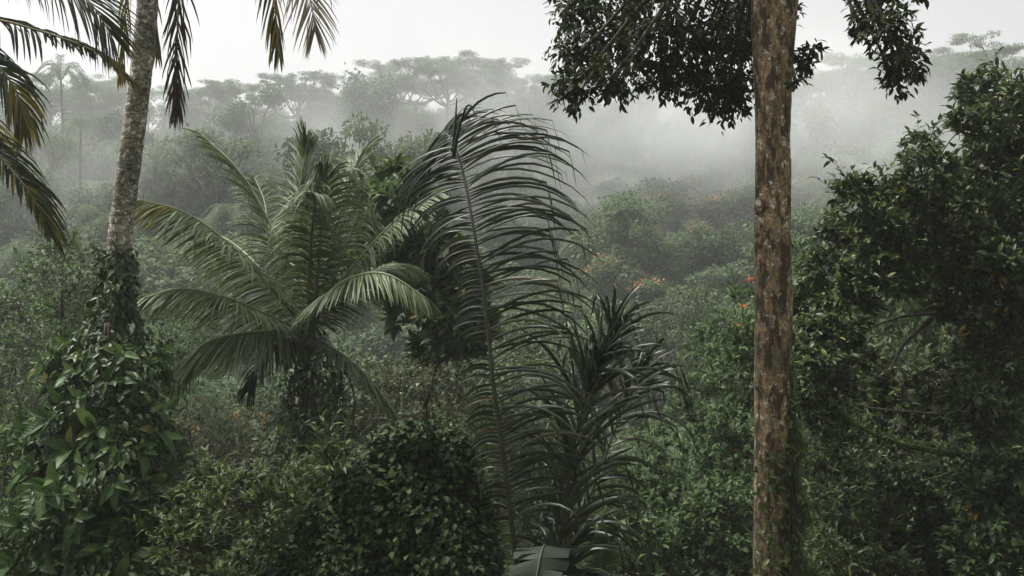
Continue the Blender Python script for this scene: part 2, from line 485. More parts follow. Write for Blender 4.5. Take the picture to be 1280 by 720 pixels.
def whorls(tips, dirs, n_leaf, length, spread=0.9, back=0.25, droop=0.35):
    """leaves that radiate in whorls about twig ends"""
    tips = np.asarray(tips, float); dirs = norm(dirs)
    n = len(tips)
    a = norm(np.cross(dirs, rng.normal(size=(n, 3)))); b = np.cross(dirs, a)
    P, F, U = [], [], []
    for k in range(n_leaf):
        ang = 2 * np.pi * (k / n_leaf) * 1.618 * 1.6 + rng.random(n) * 1.2
        h = rng.random(n)
        rad = np.cos(ang)[:, None] * a + np.sin(ang)[:, None] * b
        sp = spread * (0.45 + 0.75 * (1 - h))
        f = dirs + rad * sp[:, None] - UP * droop * rng.random(n)[:, None] + 0.12 * rng.normal(size=(n, 3))
        p = tips - dirs * (length * back * (1 - h) * 2.2)[:, None]
        P.append(p); F.append(f); U.append(UP * 0.9 + dirs * 0.4 - rad * 0.3 + 0.2 * rng.normal(size=(n, 3)))
    P, F, U = map(np.concatenate, (P, F, U))
    return P, F, U, length * (0.55 + 0.75 * rng.random(len(P)))

def shoots(buf_stem, blobs, n, length, leaf, up=1.0):
    """long loose sprays that stand out of a bush: thin stems with leaves along them"""
    P, F, U, Ls = [], [], [], []
    for k in range(n):
        c, r = blobs[int(rng.integers(0, len(blobs)))]
        d = sphere_dirs(1)[0]; d[2] = abs(d[2]) * .8 + .25; d = norm(d)
        s0 = c + d * r * .8
        e = norm(d + UP * up + rng.normal(size=3) * .35)
        L = length * (.5 + .8 * rng.random())
        C = spline([s0, s0 + e * L * .5, s0 + e * L * .85 + norm(e * (1, 1, 0) + 1e-6) * L * .22], 10)
        tube(buf_stem, C, np.linspace(.006, .002, 10), 4)
        T = norm(np.gradient(C, axis=0))
        m = int(5 + 6 * rng.random())
        for j in range(m):
            i = 2 + int(7.9 * j / m)
            side = norm(np.cross(T[i], rng.normal(size=3)))
            P.append(C[i]); F.append(T[i] * .7 + side * .9); U.append(UP + .3 * rng.normal(size=3)); Ls.append(leaf * (.6 + .6 * rng.random()))
        P.append(C[-1]); F.append(T[-1] - UP * .2); U.append(UP); Ls.append(leaf)
    return np.array(P), np.array(F), np.array(U), np.array(Ls)

def blob_tips(blobs, per_area, under=0.4, shell=0.45):
    P, D = [], []
    for c, r in blobs:
        c = np.asarray(c, float); r = np.broadcast_to(np.asarray(r, float), (3,))
        n = max(4, int(4 * np.pi * (np.prod(r) ** (2 / 3)) * per_area))
        d = sphere_dirs(n)
        d = d[(d[:, 2] > -0.15) | (rng.random(n) < under)]
        k = 1 - shell * rng.random(len(d)) ** 1.4 + 0.12 * np.abs(rng.normal(size=len(d)))
        P.append(c + d * r * k[:, None])
        D.append(d + UP * 0.35 + 0.3 * rng.normal(size=d.shape))
    return np.concatenate(P), norm(np.concatenate(D))

def limbs(buf, start, targets, r0, r1=0.02, sag=0.0, sides=6, n=8):
    for t in targets:
        s = np.asarray(start, float); t = np.asarray(t, float)
        m = (s + t) / 2 + np.array((rng.normal() * .12, rng.normal() * .12, 0.18)) * np.linalg.norm(t - s) - UP * sag
        tube(buf, spline([s, m, t], n), np.linspace(r0, r1, n), sides)

# ------------------------------------------------------------------ palm fronds
def leaflet_paths(pts, hint, n, length, a0, a1, droop, kink, t0=.12, lift=.15, lefts=1.0, rights=1.0, segs=5, noise=.06, hang=0.0, gap=0.0, vary=.12):
    """centre lines (m, segs+1, 3), width directions and normals of the leaflets of one frond"""
    C = spline(pts, 160)
    T = norm(np.gradient(C, axis=0))
    out_p, out_w, out_t, out_s = [], [], [], []
    for side in (-1, 1):
        for i in range(n):
            t = t0 + (1 - t0) * (i + .5 * (side > 0) + .3 * rng.random()) / n
            if t > .998 or (gap and rng.random() < gap): continue
            k = min(159, int(t * 159))
            tg = T[k]
            B = norm(np.cross(tg, hint)); Nn = np.cross(B, tg)
            u = (t - t0) / (1 - t0)
            L = length * (0.45 + 0.75 * math.sin(math.pi * min(1, .18 + .78 * u)) ** .9) 
            fac = rights if side > 0 else lefts
            L *= fac(u) if callable(fac) else fac
            L *= 1 - vary + 2 * vary * rng.random()
            ang = a0 + (a1 - a0) * u + rng.normal() * .05
            d = math.cos(ang) * tg + math.sin(ang) * B * side + lift * Nn + rng.normal(size=3) * noise
            d = norm(d)
            if hang: d = norm(d * (1 - hang) + np.array((0, 0, -1.)) * hang)
            w = norm(tg - np.dot(tg, d) * d + rng.normal(size=3) * .25)
            kk = segs + 9
            if rng.random() < kink: kk = int(rng.integers(max(2, segs - 3), segs))
            p = C[k].copy(); P = [p.copy()]; W = [w]
            for s in range(segs):
                g = droop * (.4 + s / segs)
                d = norm(d + np.array((0, 0, -1.)) * g + rng.normal(size=3) * noise * .3)
                if s == kk: d = norm(d * .35 + np.array((0, 0, -1.0)))
                p = p + d * L / segs
                P.append(p.copy())
                W.append(norm(w - np.dot(w, d) * d))
            out_p.append(P); out_w.append(W); out_t.append(u); out_s.append(side)
    return np.array(out_p), np.array(out_w), np.array(out_t), np.array(out_s), C

def strip_profile(segs):
    s = np.linspace(0, 1, segs + 1)
    w = np.minimum(1, .35 + s * 4) * (1 - s ** 2.6) ** .8
    w[-1] = .03
    return w

def leaflet_mesh_arrays(P, W, width, fold=.25):
    """strips three vertices wide, folded along the midrib"""
    m, k, _ = P.shape
    prof = strip_profile(k - 1)[None, :, None] * width * .5
    T = norm(np.gradient(P, axis=1)); Nn = np.cross(W, T)
    V = np.stack([P - W * prof + Nn * prof * fold * 2, P, P + W * prof + Nn * prof * fold * 2], 2)
    idx = np.arange(k * 3).reshape(k, 3)
    q = np.stack([idx[:-1, :-1], idx[:-1, 1:], idx[1:, 1:], idx[1:, :-1]], -1).reshape(-1, 4)
    return V.reshape(m, -1, 3), q

def leaflet_flat_arrays(P, W, width):
    m, k, _ = P.shape
    prof = strip_profile(k - 1)[None, :, None] * width * .5
    V = np.stack([P - W * prof, P + W * prof], 2)
    idx = np.arange(k * 2).reshape(k, 2)
    q = np.stack([idx[:-1, 0], idx[:-1, 1], idx[1:, 1], idx[1:, 0]], -1)
    return V.reshape(m, -1, 3), q

def frond(parent, base, pts, hint, n, length, width, mat, rmat, r0=.022, a0=1.1, a1=.6, droop=.12, kink=.1, single=False,
          tipmat=None, tip_from=.6, tip_share=.6, flat=False, label=None, **kw):
    P, W, U, S, C = leaflet_paths(pts, np.asarray(hint, float), n, length, a0, a1, droop, kink, **kw)
    b = Buf()
    rad = np.linspace(r0, r0 * .18, 40)
    tube(b, spline(pts, 40), rad, 6)
    fr = link_mesh('frond', b.mesh('frond', rmat, True, base), parent)
    if label: fr['label'] = label
    use_tip = np.zeros(len(P), bool)
    if tipmat is not None:
        use_tip = (U > tip_from) & (rng.random(len(P)) < tip_share)
    V, q = (leaflet_flat_arrays(P, W, width) if flat else leaflet_mesh_arrays(P, W, width))
    V = V - np.asarray(base, float)
    if single:
        for i in range(len(V)):
            me = mesh_from('leaflet', V[i], [q], tipmat if use_tip[i] else mat, True)
            link_mesh('leaflet', me, fr)
    else:
        m, k, _ = V.shape
        Q = (q[None] + (np.arange(m) * k)[:, None, None]).reshape(-1, 4)
        mi = np.repeat(use_tip.astype(int), len(q))
        me = mesh_from('leaf_blade', V.reshape(-1, 3), [Q], [mat, tipmat or mat], True, mi)
        o = link_mesh('leaf_blade', me, fr)
        o['kind'] = 'stuff'
    return fr

#@@HILLS@@
# ------------------------------------------------------------------ hillside trees
def proto_round(seed, mat, n_blob=16, leaf=.36, dens=22.0, flat=1.0, drape=False, flowers=False):
    """crown about 9 m wide on a 9 m tree; returns trunk mesh, crown mesh, blossom mesh"""
    global rng
    keep = rng; rng = np.random.default_rng(seed)
    blobs = []
    sub = [(rng.normal(size=3) * (1.5, 1.5, .9), 1.4 + 1.3 * rng.random()) for k in range(4)]
    for i in range(n_blob * 2):
        o, R = sub[i % 4]
        d = sphere_dirs(1)[0]; d[2] = abs(d[2]) * 1.1 - .35 - (.5 * rng.random() if drape else 0)
        c = np.array((0, 0, 5.6)) + o + d * R * (.7 + .5 * rng.random()) * np.array((1, 1, flat))
        if drape: c[2] -= 2.2 * rng.random()
        r = .50 + .95 * rng.random() ** 1.5
        blobs.append((c, (r, r, r * (.62 if not drape else 1.35))))
    for i in range(n_blob):
        a = rng.random() * 2 * np.pi; rr = 2.0 + 2.2 * rng.random()
        blobs.append((np.array((rr * math.cos(a), rr * math.sin(a), 1.0 + 3.6 * rng.random())), .4 + .7 * rng.random()))
    P, F, U, Ln = blob_leaves(blobs, dens, leaf, .25, .35, .30, .35)
    b = Buf(); scatter(b, LEAF_TINY, P, F, U, Ln)
    crown = b.mesh('crown', mat)
    t = Buf()
    pts = spline([(0, 0, -1.5), (.15, .1, 2), (-.1, .1, 5.2)], 10)
    tube(t, pts, np.linspace(.32, .16, 10), 7)
    limbs(t, (0, .05, 3.4), [bl[0] for bl in blobs[:7]], .13, .04)
    trunk = t.mesh('trunk', M['hill_bark'], True)
    bl = None
    if flowers:
        P, F, U, Ln = blob_leaves([((c[0], c[1], c[2] + .15), np.array(np.broadcast_to(r, (3,))) * 1.02) for c, r in blobs[:n_blob]], 2.2, .36, 0, .08, .0, .6)
        k = P[:, 2] > 5.6
        bb = Buf(); scatter(bb, LEAF_TINY, P[k], F[k], U[k], Ln[k])
        bl = bb.mesh('blossom', M['flower_far'])
    rng = keep
    return trunk, crown, bl

def proto_umbrella(seed, mat, n=11, spread=6.0, layers=3):
    """tall pale trunk that forks into fans under flat layered tiers of fine leaf, about 13 m"""
    global rng
    keep = rng; rng = np.random.default_rng(seed)
    t = Buf(); blobs = []
    tube(t, spline([(0, 0, -2), (.2, 0, 3), (-.1, .1, 7)], 12), np.linspace(.34, .2, 12), 8)
    for i in range(n):
        a = 2 * np.pi * (i + .6 * rng.random()) / n; rr = spread * (.35 + .65 * rng.random())
        z = 8.6 + 3.4 * rng.random() - .04 * rr * rr
        e = np.array((rr * math.cos(a), rr * math.sin(a), z))
        s = np.array((0, 0, 5.0 + 2 * rng.random()))
        m = s * .45 + e * .55 + np.array((0, 0, -.6 - .6 * rng.random()))
        tube(t, spline([s, m, e], 10), np.linspace(.13, .035, 10), 6)
        for j in range(9):
            g = rng.random() * 6.3; h = 2.3 * math.sqrt(rng.random())
            q = e + np.array((h * math.cos(g), h * math.sin(g), .35 * np.clip(rng.normal(), -1.6, 1.1) + .2 - .07 * h * h))
            if j < 5: tube(t, spline([m * .4 + e * .6, (e + q) / 2 - UP * .1, q], 6), np.linspace(.045, .012, 6), 5)
            blobs.append((q, (.6 + .9 * rng.random() ** 2, .6 + .9 * rng.random() ** 2, .14 + .24 * rng.random())))
    P, F, U, Ln = blob_leaves(blobs, 62, .18, .1, .6, .7, .8)
    b = Buf(); scatter(b, LEAF_TINY, P, F, U, Ln)
    crown = b.mesh('crown', mat)
    trunk = t.mesh('trunk', M['hill_bark'], True)
    rng = keep
    return trunk, crown, None

def proto_palm(seed, mat):
    global rng
    keep = rng; rng = np.random.default_rng(seed)
    t = Buf()
    tube(t, spline([(0, 0, -1.5), (.3, 0, 3), (.1, .1, 8)], 14), np.linspace(.2, .13, 14), 8)
    b = Buf()
    for i in range(17):
        a = 2 * np.pi * i / 17 * 2.4 + rng.random() * .5; e = 1.1 - 1.3 * rng.random()
        d = np.array((math.cos(a), math.sin(a), 0))
        s = np.array((.1, .1, 8.0)); L = 3.4
        pts = [s, s + d * L * .35 + UP * L * .30 * (1 + e), s + d * L * .75 + UP * L * .28 * (e + .35), s + d * L * 1.0 + UP * L * (.15 * e - .25)]
        P, W, U, S, C = leaflet_paths(pts, UP, 34, .62, 1.0, .5, .16, 0, segs=3)
        V, q = leaflet_flat_arrays(P, W, .055)
        b.add(V.reshape(-1, 3), (q[None] + (np.arange(len(V)) * V.shape[1])[:, None, None]).reshape(-1, 4))
        tube(b, spline(pts, 10), np.linspace(.04, .01, 10), 4)
    rng = keep
    return t.mesh('trunk', M['hill_bark'], True), b.mesh('crown', mat), None

def plant_tree(proto, name, x, y, scale, rot, label, cat='tree', group=None, sink=0.0, tall=1.0):
    trunk, crown, bl = proto
    r = empty(name, (x, y, float(ground_z(x, y)) - sink), label, cat, group)
    r.rotation_euler = (0, 0, rot)
    r.scale = (scale, scale, scale * tall)
    link_mesh('trunk', trunk, r)
    c = link_mesh('crown', crown, r); c['kind'] = 'stuff'
    if bl is not None:
        f = link_mesh('blossom', bl, r); f['kind'] = 'stuff'
    return r

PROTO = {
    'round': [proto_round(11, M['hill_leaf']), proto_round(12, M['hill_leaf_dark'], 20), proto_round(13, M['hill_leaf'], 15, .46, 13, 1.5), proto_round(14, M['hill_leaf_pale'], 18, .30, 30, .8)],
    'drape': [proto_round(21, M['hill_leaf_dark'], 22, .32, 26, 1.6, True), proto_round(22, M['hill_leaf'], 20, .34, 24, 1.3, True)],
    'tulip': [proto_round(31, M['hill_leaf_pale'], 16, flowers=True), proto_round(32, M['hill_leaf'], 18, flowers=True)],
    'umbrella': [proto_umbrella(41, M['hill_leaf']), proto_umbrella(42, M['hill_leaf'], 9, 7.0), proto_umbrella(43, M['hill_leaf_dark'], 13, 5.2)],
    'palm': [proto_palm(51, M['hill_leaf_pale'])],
}

def hillside():
    G = 'trees on the misty hillside'
    taken = []
    def free(x, y, r):
        for (a, b, c) in taken:
            if (a - x) ** 2 + (b - y) ** 2 < (.48 * (r + c)) ** 2: return False
        taken.append((x, y, r)); return True
    # umbrella trees along the ridge
    ridge = [(18, 168, .8, 1), (62, 172, .9, 0), (118, 166, .85, 2), (205, 172, .9, 1), (262, 166, 1.0, 0), (318, 164, .95, 1), (372, 168, 1.0, 2), (420, 172, .85, 0),
             (520, 168, 1.0, 1), (560, 164, 1.12, 0), (610, 168, 1.05, 2), (660, 172, .95, 1), (720, 170, .9, 0), (800, 172, .9, 1), (880, 170, .95, 2),
             (150, 188, 1.15, 0), (500, 186, 1.3, 2), (585, 188, 1.35, 1), (700, 188, 1.1, 2), (1090, 184, 1.25, 0), (1210, 184, 1.2, 2), (1020, 166, 1.0, 0), (1062, 160, 1.15, 1), (1110, 168, .95, 2), (1180, 170, 1.0, 0), (1262, 155, 1.35, 1)]
    for (X, Y, s, k) in ridge:
        x = (X - 640) / FPX * Y
        taken.append((x, Y, 5.5 * s))
        where = next(t for lim, t in ((60, 'by the left edge'), (110, 'beside the faint palm'), (160, 'left of the leaning trunk'), (230, 'right of the leaning trunk'), (290, 'left of the hanging fronds'), (340, 'under the hanging fronds'), (400, 'left of the tallest tree'), (450, 'beside the tallest tree'), (540, 'right of the tallest tree'), (590, 'over the huge frond'), (640, 'right of the spears'), (700, 'left of the hanging leaves'), (780, 'under the hanging leaves'), (850, 'deep in the thick mist'), (930, 'left of the brown trunk'), (1040, 'right of the brown trunk'), (1090, 'under the hanging leaf spray'), (1150, 'right of the hanging leaf spray'), (1230, 'over the glossy tree'), (9999, 'at the right edge, tallest of all')) if X < lim)
        plant_tree(PROTO['umbrella'][k], 'umbrella_tree', x, Y, s * 1.12, rng.random() * 6.3, ('second row umbrella tree on the ridge, ' if Y > 180 else 'flat topped umbrella tree on the ridge, ') + where + (', slightly lower' if X in (1020, 610, 560, 1110, 318) else ''), 'tree', 'umbrella trees on the ridge')
    # the round crowned giant that stands over the ridge
    x = (458 - 640) / FPX * 150
    plant_tree(PROTO['drape'][0], 'vine_draped_tree', x, 150, 1.25, 1.0, 'dark vine draped tree standing tallest on the ridge line', 'tree', None, 0, 1.55); taken.append((x, 150, 5))
    x = (75 - 640) / FPX * 150
    plant_tree(PROTO['palm'][0], 'distant_palm', x, 150, 1.25, .4, 'faint palm rising above the ridge near the left edge', 'palm', None, 0, 1.35); taken.append((x, 150, 3))
    for (X, Y, s, place) in ((150, 120, .9, 'right under the leaning trunk, high up'), (235, 95, 1.0, 'between leaning trunk and bushy palm, half way up'), (215, 66, 1.0, 'low down right of the leaning trunk'), (195, 62, .95, 'lowest beside the leaning trunk'),
            (330, 110, .9, 'over the upright fronds of the bushy palm'), (885, 70, .8, 'low down left of the brown trunk'), (60, 110, .8, 'between the edge fronds and the leaning trunk'), (110, 100, .9, 'left of the leaning trunk, half way up'), (180, 112, 1.0, 'just right of the leaning trunk, high up'),
            (260, 80, .85, 'over the arching left frond of the bushy palm'), (290, 100, .95, 'over the left shoulder of the bushy palm'), (30, 90, .9, 'behind the edge fronds'), (430, 120, .9, 'over the right shoulder of the bushy palm'), (640, 120, .9, 'behind the top of the huge frond'),
            (730, 92, .8, 'right of the huge frond'), (1040, 100, .9, 'between the brown trunk and the glossy tree'), (540, 96, .8, 'left of the huge frond'), (100, 128, 1.0, 'highest left of the leaning trunk')):
        x = (X - 640) / FPX * Y
        plant_tree(PROTO['palm'][0], 'distant_palm', x, Y, s, rng.random() * 6, 'hazy palm on the slope, ' + place, 'palm', 'palms on the misty hillside'); taken.append((x, Y, 2.5))
    for (X, Y, s, k) in ((830, 105, .95, 0), (885, 108, 1.0, 1), (865, 98, .8, 0), (992, 110, .9, 1), (930, 112, .9, 0), (790, 84, .75, 1)):
        x = (X - 640) / FPX * Y
        plant_tree(PROTO['tulip'][k], 'flowering_tree', x, Y, s, rng.random() * 6, 'hazy orange blossoming tree ' + {830: 'furthest left under the hanging leaves', 885: 'halfway between huge frond and brown trunk', 865: 'lower than its orange neighbours', 992: 'right behind the brown trunk', 930: 'just left of the brown trunk', 790: 'low on the slope right of the huge frond'}[X], 'tree', 'orange flowering trees on the slope'); taken.append((x, Y, 4.5 * s))
    # mixed trees that close the ridge between and behind the umbrella trees
    taken_names = set()
    for i in range(60):
        X = 6 + 1290 * (i + .7 * rng.random()) / 60; Y = 173 + 9 * rng.random(); x = (X - 640) / FPX * Y
        kinds = 'drape' if rng.random() < .45 else 'round'; k = int(rng.integers(0, len(PROTO[kinds]))); sc = .75 + .5 * rng.random()
        tone = {'round': ['green bushy', 'dark bushy', 'tall loose', 'pale airy'], 'drape': ['dark vine draped', 'green vine draped']}[kinds][k]
        place = next(t for lim, t in ((75, 'by the left edge'), (150, 'left of the leaning trunk'), (215, 'behind the hanging brown frond'), (300, 'right of the leaning trunk'), (380, 'under the hanging fronds'), (440, 'left of the tallest tree'), (520, 'right of the tallest tree'), (600, 'over the huge frond'), (690, 'left of the hanging leaves'), (790, 'under the hanging leaves'), (860, 'in the thick mist'), (940, 'left of the brown trunk'), (1000, 'behind the brown trunk'), (1080, 'right of the brown trunk'), (1170, 'beside the hanging leaf spray'), (9999, 'over the glossy tree')) if X < lim)
        rlab = ('big ' if sc > 1.05 else ('low ' if sc < .9 else '')) + tone + ' tree closing the ridge canopy, ' + place
        if rlab in taken_names: continue
        taken_names.add(rlab)
        plant_tree(PROTO[kinds][k], 'ridge_tree', x, Y, sc, rng.random() * 6.3, rlab, 'tree', 'mixed trees along the ridge', .6, .95 + .5 * rng.random())
    n = 0; tries = 0; used = set()
    while n < 250 and tries < 9000:
        tries += 1
        y = 52 + 120 * rng.random() ** .8
        x = (rng.random() * 2 - 1) * (.53 * y + 5)
        s = .62 + .55 * rng.random() ** 1.5
        if y < 112: s *= 1.22
        if y > 152: s *= .8
        if not free(x, y, 4.2 * s): continue
        pxx = x / y * FPX + 640
        kinds = 'round' if rng.random() < .74 else 'drape'
        k = int(rng.integers(0, len(PROTO[kinds])))
        if 700 < pxx < 960 and y < 110 and kinds == 'round' and rng.random() < .6: k = 3
        tone = {'round': ['mid green bushy', 'dark green bushy', 'loose crowned green', 'pale green airy'], 'drape': ['dark vine draped', 'green vine draped']}[kinds][k]
        th = .75 + .75 * rng.random() ** 1.6
        if 690 < pxx < 960 and y < 112: th = min(th, .95)
        zone = next(t for lim, t in ((66, 'at the valley foot'), (84, 'low on the slope'), (108, 'half way up the slope'), (132, 'high on the slope'), (999, 'just under the ridge')) if y < lim)
        where = next(t for lim, t in ((130, 'left of the leaning palm'), (270, 'behind the leaning palm'), (430, 'behind the bushy palm'), (560, 'left of the huge frond'), (700, 'behind the huge frond'),
                                      (830, 'right of the huge frond'), (930, 'left of the brown trunk'), (1020, 'behind the brown trunk'), (1140, 'right of the brown trunk'), (9999, 'behind the glossy tree')) if pxx < lim)
        size = 'broad ' if s > 1.1 else ('small ' if s < .72 else ('tall ' if th > 1.12 else ''))
        lab = size + tone + ' tree ' + zone + ', ' + where
        if lab in used: continue
        used.add(lab)
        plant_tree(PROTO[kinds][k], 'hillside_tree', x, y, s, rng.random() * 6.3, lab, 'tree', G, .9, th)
        n += 1
    print('hillside trees', n)
    # low growth between the trees
    m = 60000
    y = 30 + 150 * rng.random(m) ** .8
    x = (rng.random(m) * 2 - 1) * (.55 * y + 6)
    lump = wob(x / 2.2, y / 2.2, 3.0)
    p = np.stack([x, y, ground_z(x, y) + np.clip(.5 + .9 * lump, 0, 2) * rng.random(m) ** .5], -1)
    f = rng.normal(size=(m, 3)) + UP * .3; u = UP + .5 * rng.normal(size=(m, 3))
    b = Buf(); scatter(b, LEAF_TINY, p, f, u, .35 + .3 * rng.random(m))
    o = link_mesh('undergrowth', b.mesh('undergrowth', M['hill_leaf']))
    tag(o, 'low green undergrowth covering the valley and the slope', 'undergrowth', kind='stuff')
hillside()

#@@NEAR@@
# ------------------------------------------------------------------ the plants close to the camera
def Q3(lst):
    return [px(x, y, d) for x, y, d in lst]

def B3(lst, d0, dv=.6, rz=1.0):
    """lumps (x, y, rx, ry) or (x, y, rx, ry, d) -> [(centre, radii)] in metres"""
    out = []
    for i, e in enumerate(lst):
        d = e[4] if len(e) > 4 else d0 + dv * math.sin(i * 2.4 + .7)
        rx, ry = e[2] / FPX * d, e[3] / FPX * d
        out.append((px(e[0], e[1], d), np.array((rx, (rx + ry) / 2 * rz, ry))))
    return out

def base_at(x, d):
    p = px(x, 360, d)
    return np.array((p[0], d, float(ground_z(p[0], d))))

# --- tall coconut palm at the left
def left_palm():
    base = base_at(126, 12.9)
    r = empty('coconut_palm', base, 'tall ringed coconut palm trunk leaning out of the top, vine wrapped at its base', 'palm')
    pts = [base - UP * .3] + Q3([(131, 680, 12.8), (138, 540, 12.7), (143, 420, 12.6), (150, 300, 12.5), (161, 210, 12.4), (174, 110, 12.3), (185, 0, 12.2), (196, -130, 12.1), (206, -260, 12.0)])
    n = 420
    s = np.linspace(0, 1, n)
    rad = .185 - .075 * s ** .8 + .02 * np.exp(-s * 9)
    ringn = rng.normal(size=n) * .012
    def ring(i, a):
        ph = i / 5.0 + .35 * np.sin(a + i * .01) + .2 * np.sin(2 * a + i * .03)
        saw = (ph % 1.0)
        return 1 + .045 * (saw - .5) + ringn[i] + .03 * np.sin(3 * a + i * .13) * np.sin(i * .37 + 2 * a) + .012 * np.sin(11 * a + i * .9)
    b = Buf(); tube(b, spline(pts, n), rad, 28, ring)
    link_mesh('trunk', b.mesh('trunk', M['palm_bark'], True, base), r)
    top = px(206, -255, 12.0)
    # a dead frond hanging beside the trunk
    frond(r, base, [top] + Q3([(222, -180, 11.8), (226, -60, 11.7), (222, 30, 11.7), (221, 95, 11.7), (222, 140, 11.7)]), (0.2, -1, 0), 62, .50, .028, M['palm_brown'], M['rachis_tan'],
          single=True, a0=.50, a1=.25, droop=.22, kink=.1, hang=.15, noise=.12, label='dead brown frond hanging beside the trunk')
    frond(r, base, [top] + Q3([(270, -200, 11.6), (320, -110, 11.4), (338, -30, 11.4), (346, 30, 11.4), (349, 62, 11.4)]), (-.5, -.7, .2), 50, .50, .028, M['palm_near'], M['rachis_tan'],
          tipmat=M['palm_yellow'], tip_from=.35, tip_share=.6, single=True, a0=.75, a1=.35, droop=.28, kink=.1, hang=.1)
    frond(r, base, [top] + Q3([(290, -210, 12.2), (350, -110, 12.4), (377, -40, 12.4), (390, 10, 12.4), (394, 40, 12.4)]), (-.2, -1, .1), 46, .60, .022, M['palm_faded'], M['rachis_tan'],
          single=True, a0=.85, a1=.30, droop=.10, kink=.05, t0=.35, label='thin faded frond spread like a fan')
    frond(r, base, [top] + Q3([(185, -150, 13.2), (186, -40, 13.6), (193, 30, 13.7), (197, 70, 13.7)]), (0, -1, .1), 30, .42, .035, M['palm_near'], M['rachis_tan'],
          tipmat=M['palm_yellow'], tip_from=.4, tip_share=.5, a0=.7, a1=.35, droop=.5, hang=.2)
    frond(r, base, [top] + Q3([(172, -150, 13.3), (160, -40, 13.7), (155, 50, 13.8), (151, 95, 13.8)]), (0, -1, .1), 30, .42, .035, M['palm_yellow'], M['rachis_tan'],
          a0=.6, a1=.3, droop=.5, hang=.25)
    for a in (0.4, 1.3, 2.3, 3.3, 4.3, 5.2):
        d = np.array((math.cos(a), math.sin(a), 0))
        frond(r, base, [top, top + d * .9 + UP * .7, top + d * 2.3 + UP * .75, top + d * 3.5 - UP * .1], UP, 40, .7, .04, M['palm_near'], M['rachis'], droop=.3, flat=True)
    return r
left_palm()

# --- palm beyond the left edge; only fronds reach into view
def edge_palm():
    base = base_at(-330, 10.5)
    r = empty('coconut_palm', base, 'coconut palm beyond the left edge, only its drooping yellow tipped fronds in view', 'palm')
    b = Buf(); top = px(-290, -150, 10.5)
    tube(b, spline([base - UP * .3, (base + top) / 2 + np.array((.3, 0, 0)), top], 60), np.linspace(.2, .13, 60), 14)
    link_mesh('trunk', b.mesh('trunk', M['palm_bark'], True, base), r)
    frond(r, base, [top] + Q3([(-170, -140, 10.2), (-60, -95, 10.0), (40, -50, 9.9), (105, -5, 9.9), (140, 45, 9.9)]), (-.1, -.55, .9), 110, .76, .020, M['palm_near'], M['rachis'],
          tipmat=M['palm_yellow'], tip_from=.80, tip_share=.4, a0=.85, a1=.35, droop=.16, kink=.05, lift=.0)
    frond(r, base, [top] + Q3([(-170, -60, 10.6), (-60, 8, 10.7), (20, 30, 10.7), (90, 52, 10.7), (135, 74, 10.7), (168, 104, 10.7)]), (0, -1, .6), 60, .36, .035, M['palm_near'], M['rachis_tan'],
          tipmat=M['palm_yellow'], tip_from=.78, tip_share=.9, a0=.9, a1=.5, droop=.5, rights=lambda u: .35 + .65 * (u < .5), gap=.25, hang=.2)
    frond(r, base, [top] + Q3([(-140, -40, 9.6), (-40, 50, 9.5), (8, 95, 9.5), (28, 135, 9.5), (30, 165, 9.5)]), (.1, -.8, .5), 70, .46, .024, M['palm_near'], M['rachis'],
          tipmat=M['palm_yellow'], tip_from=.55, tip_share=.6, single=True, a0=.85, a1=.3, droop=.30, kink=.1)
    frond(r, base, [top] + Q3([(-170, 20, 9.3), (-60, 130, 9.1), (0, 195, 9.1), (40, 245, 9.1), (62, 290, 9.1)]), (.2, -.9, .4), 84, .56, .025, M['palm_near'], M['rachis_tan'],
          tipmat=M['palm_yellow'], tip_from=.25, tip_share=.42, single=True, a0=.85, a1=.3, droop=.28, kink=.1, rights=.4)
    return r
edge_palm()

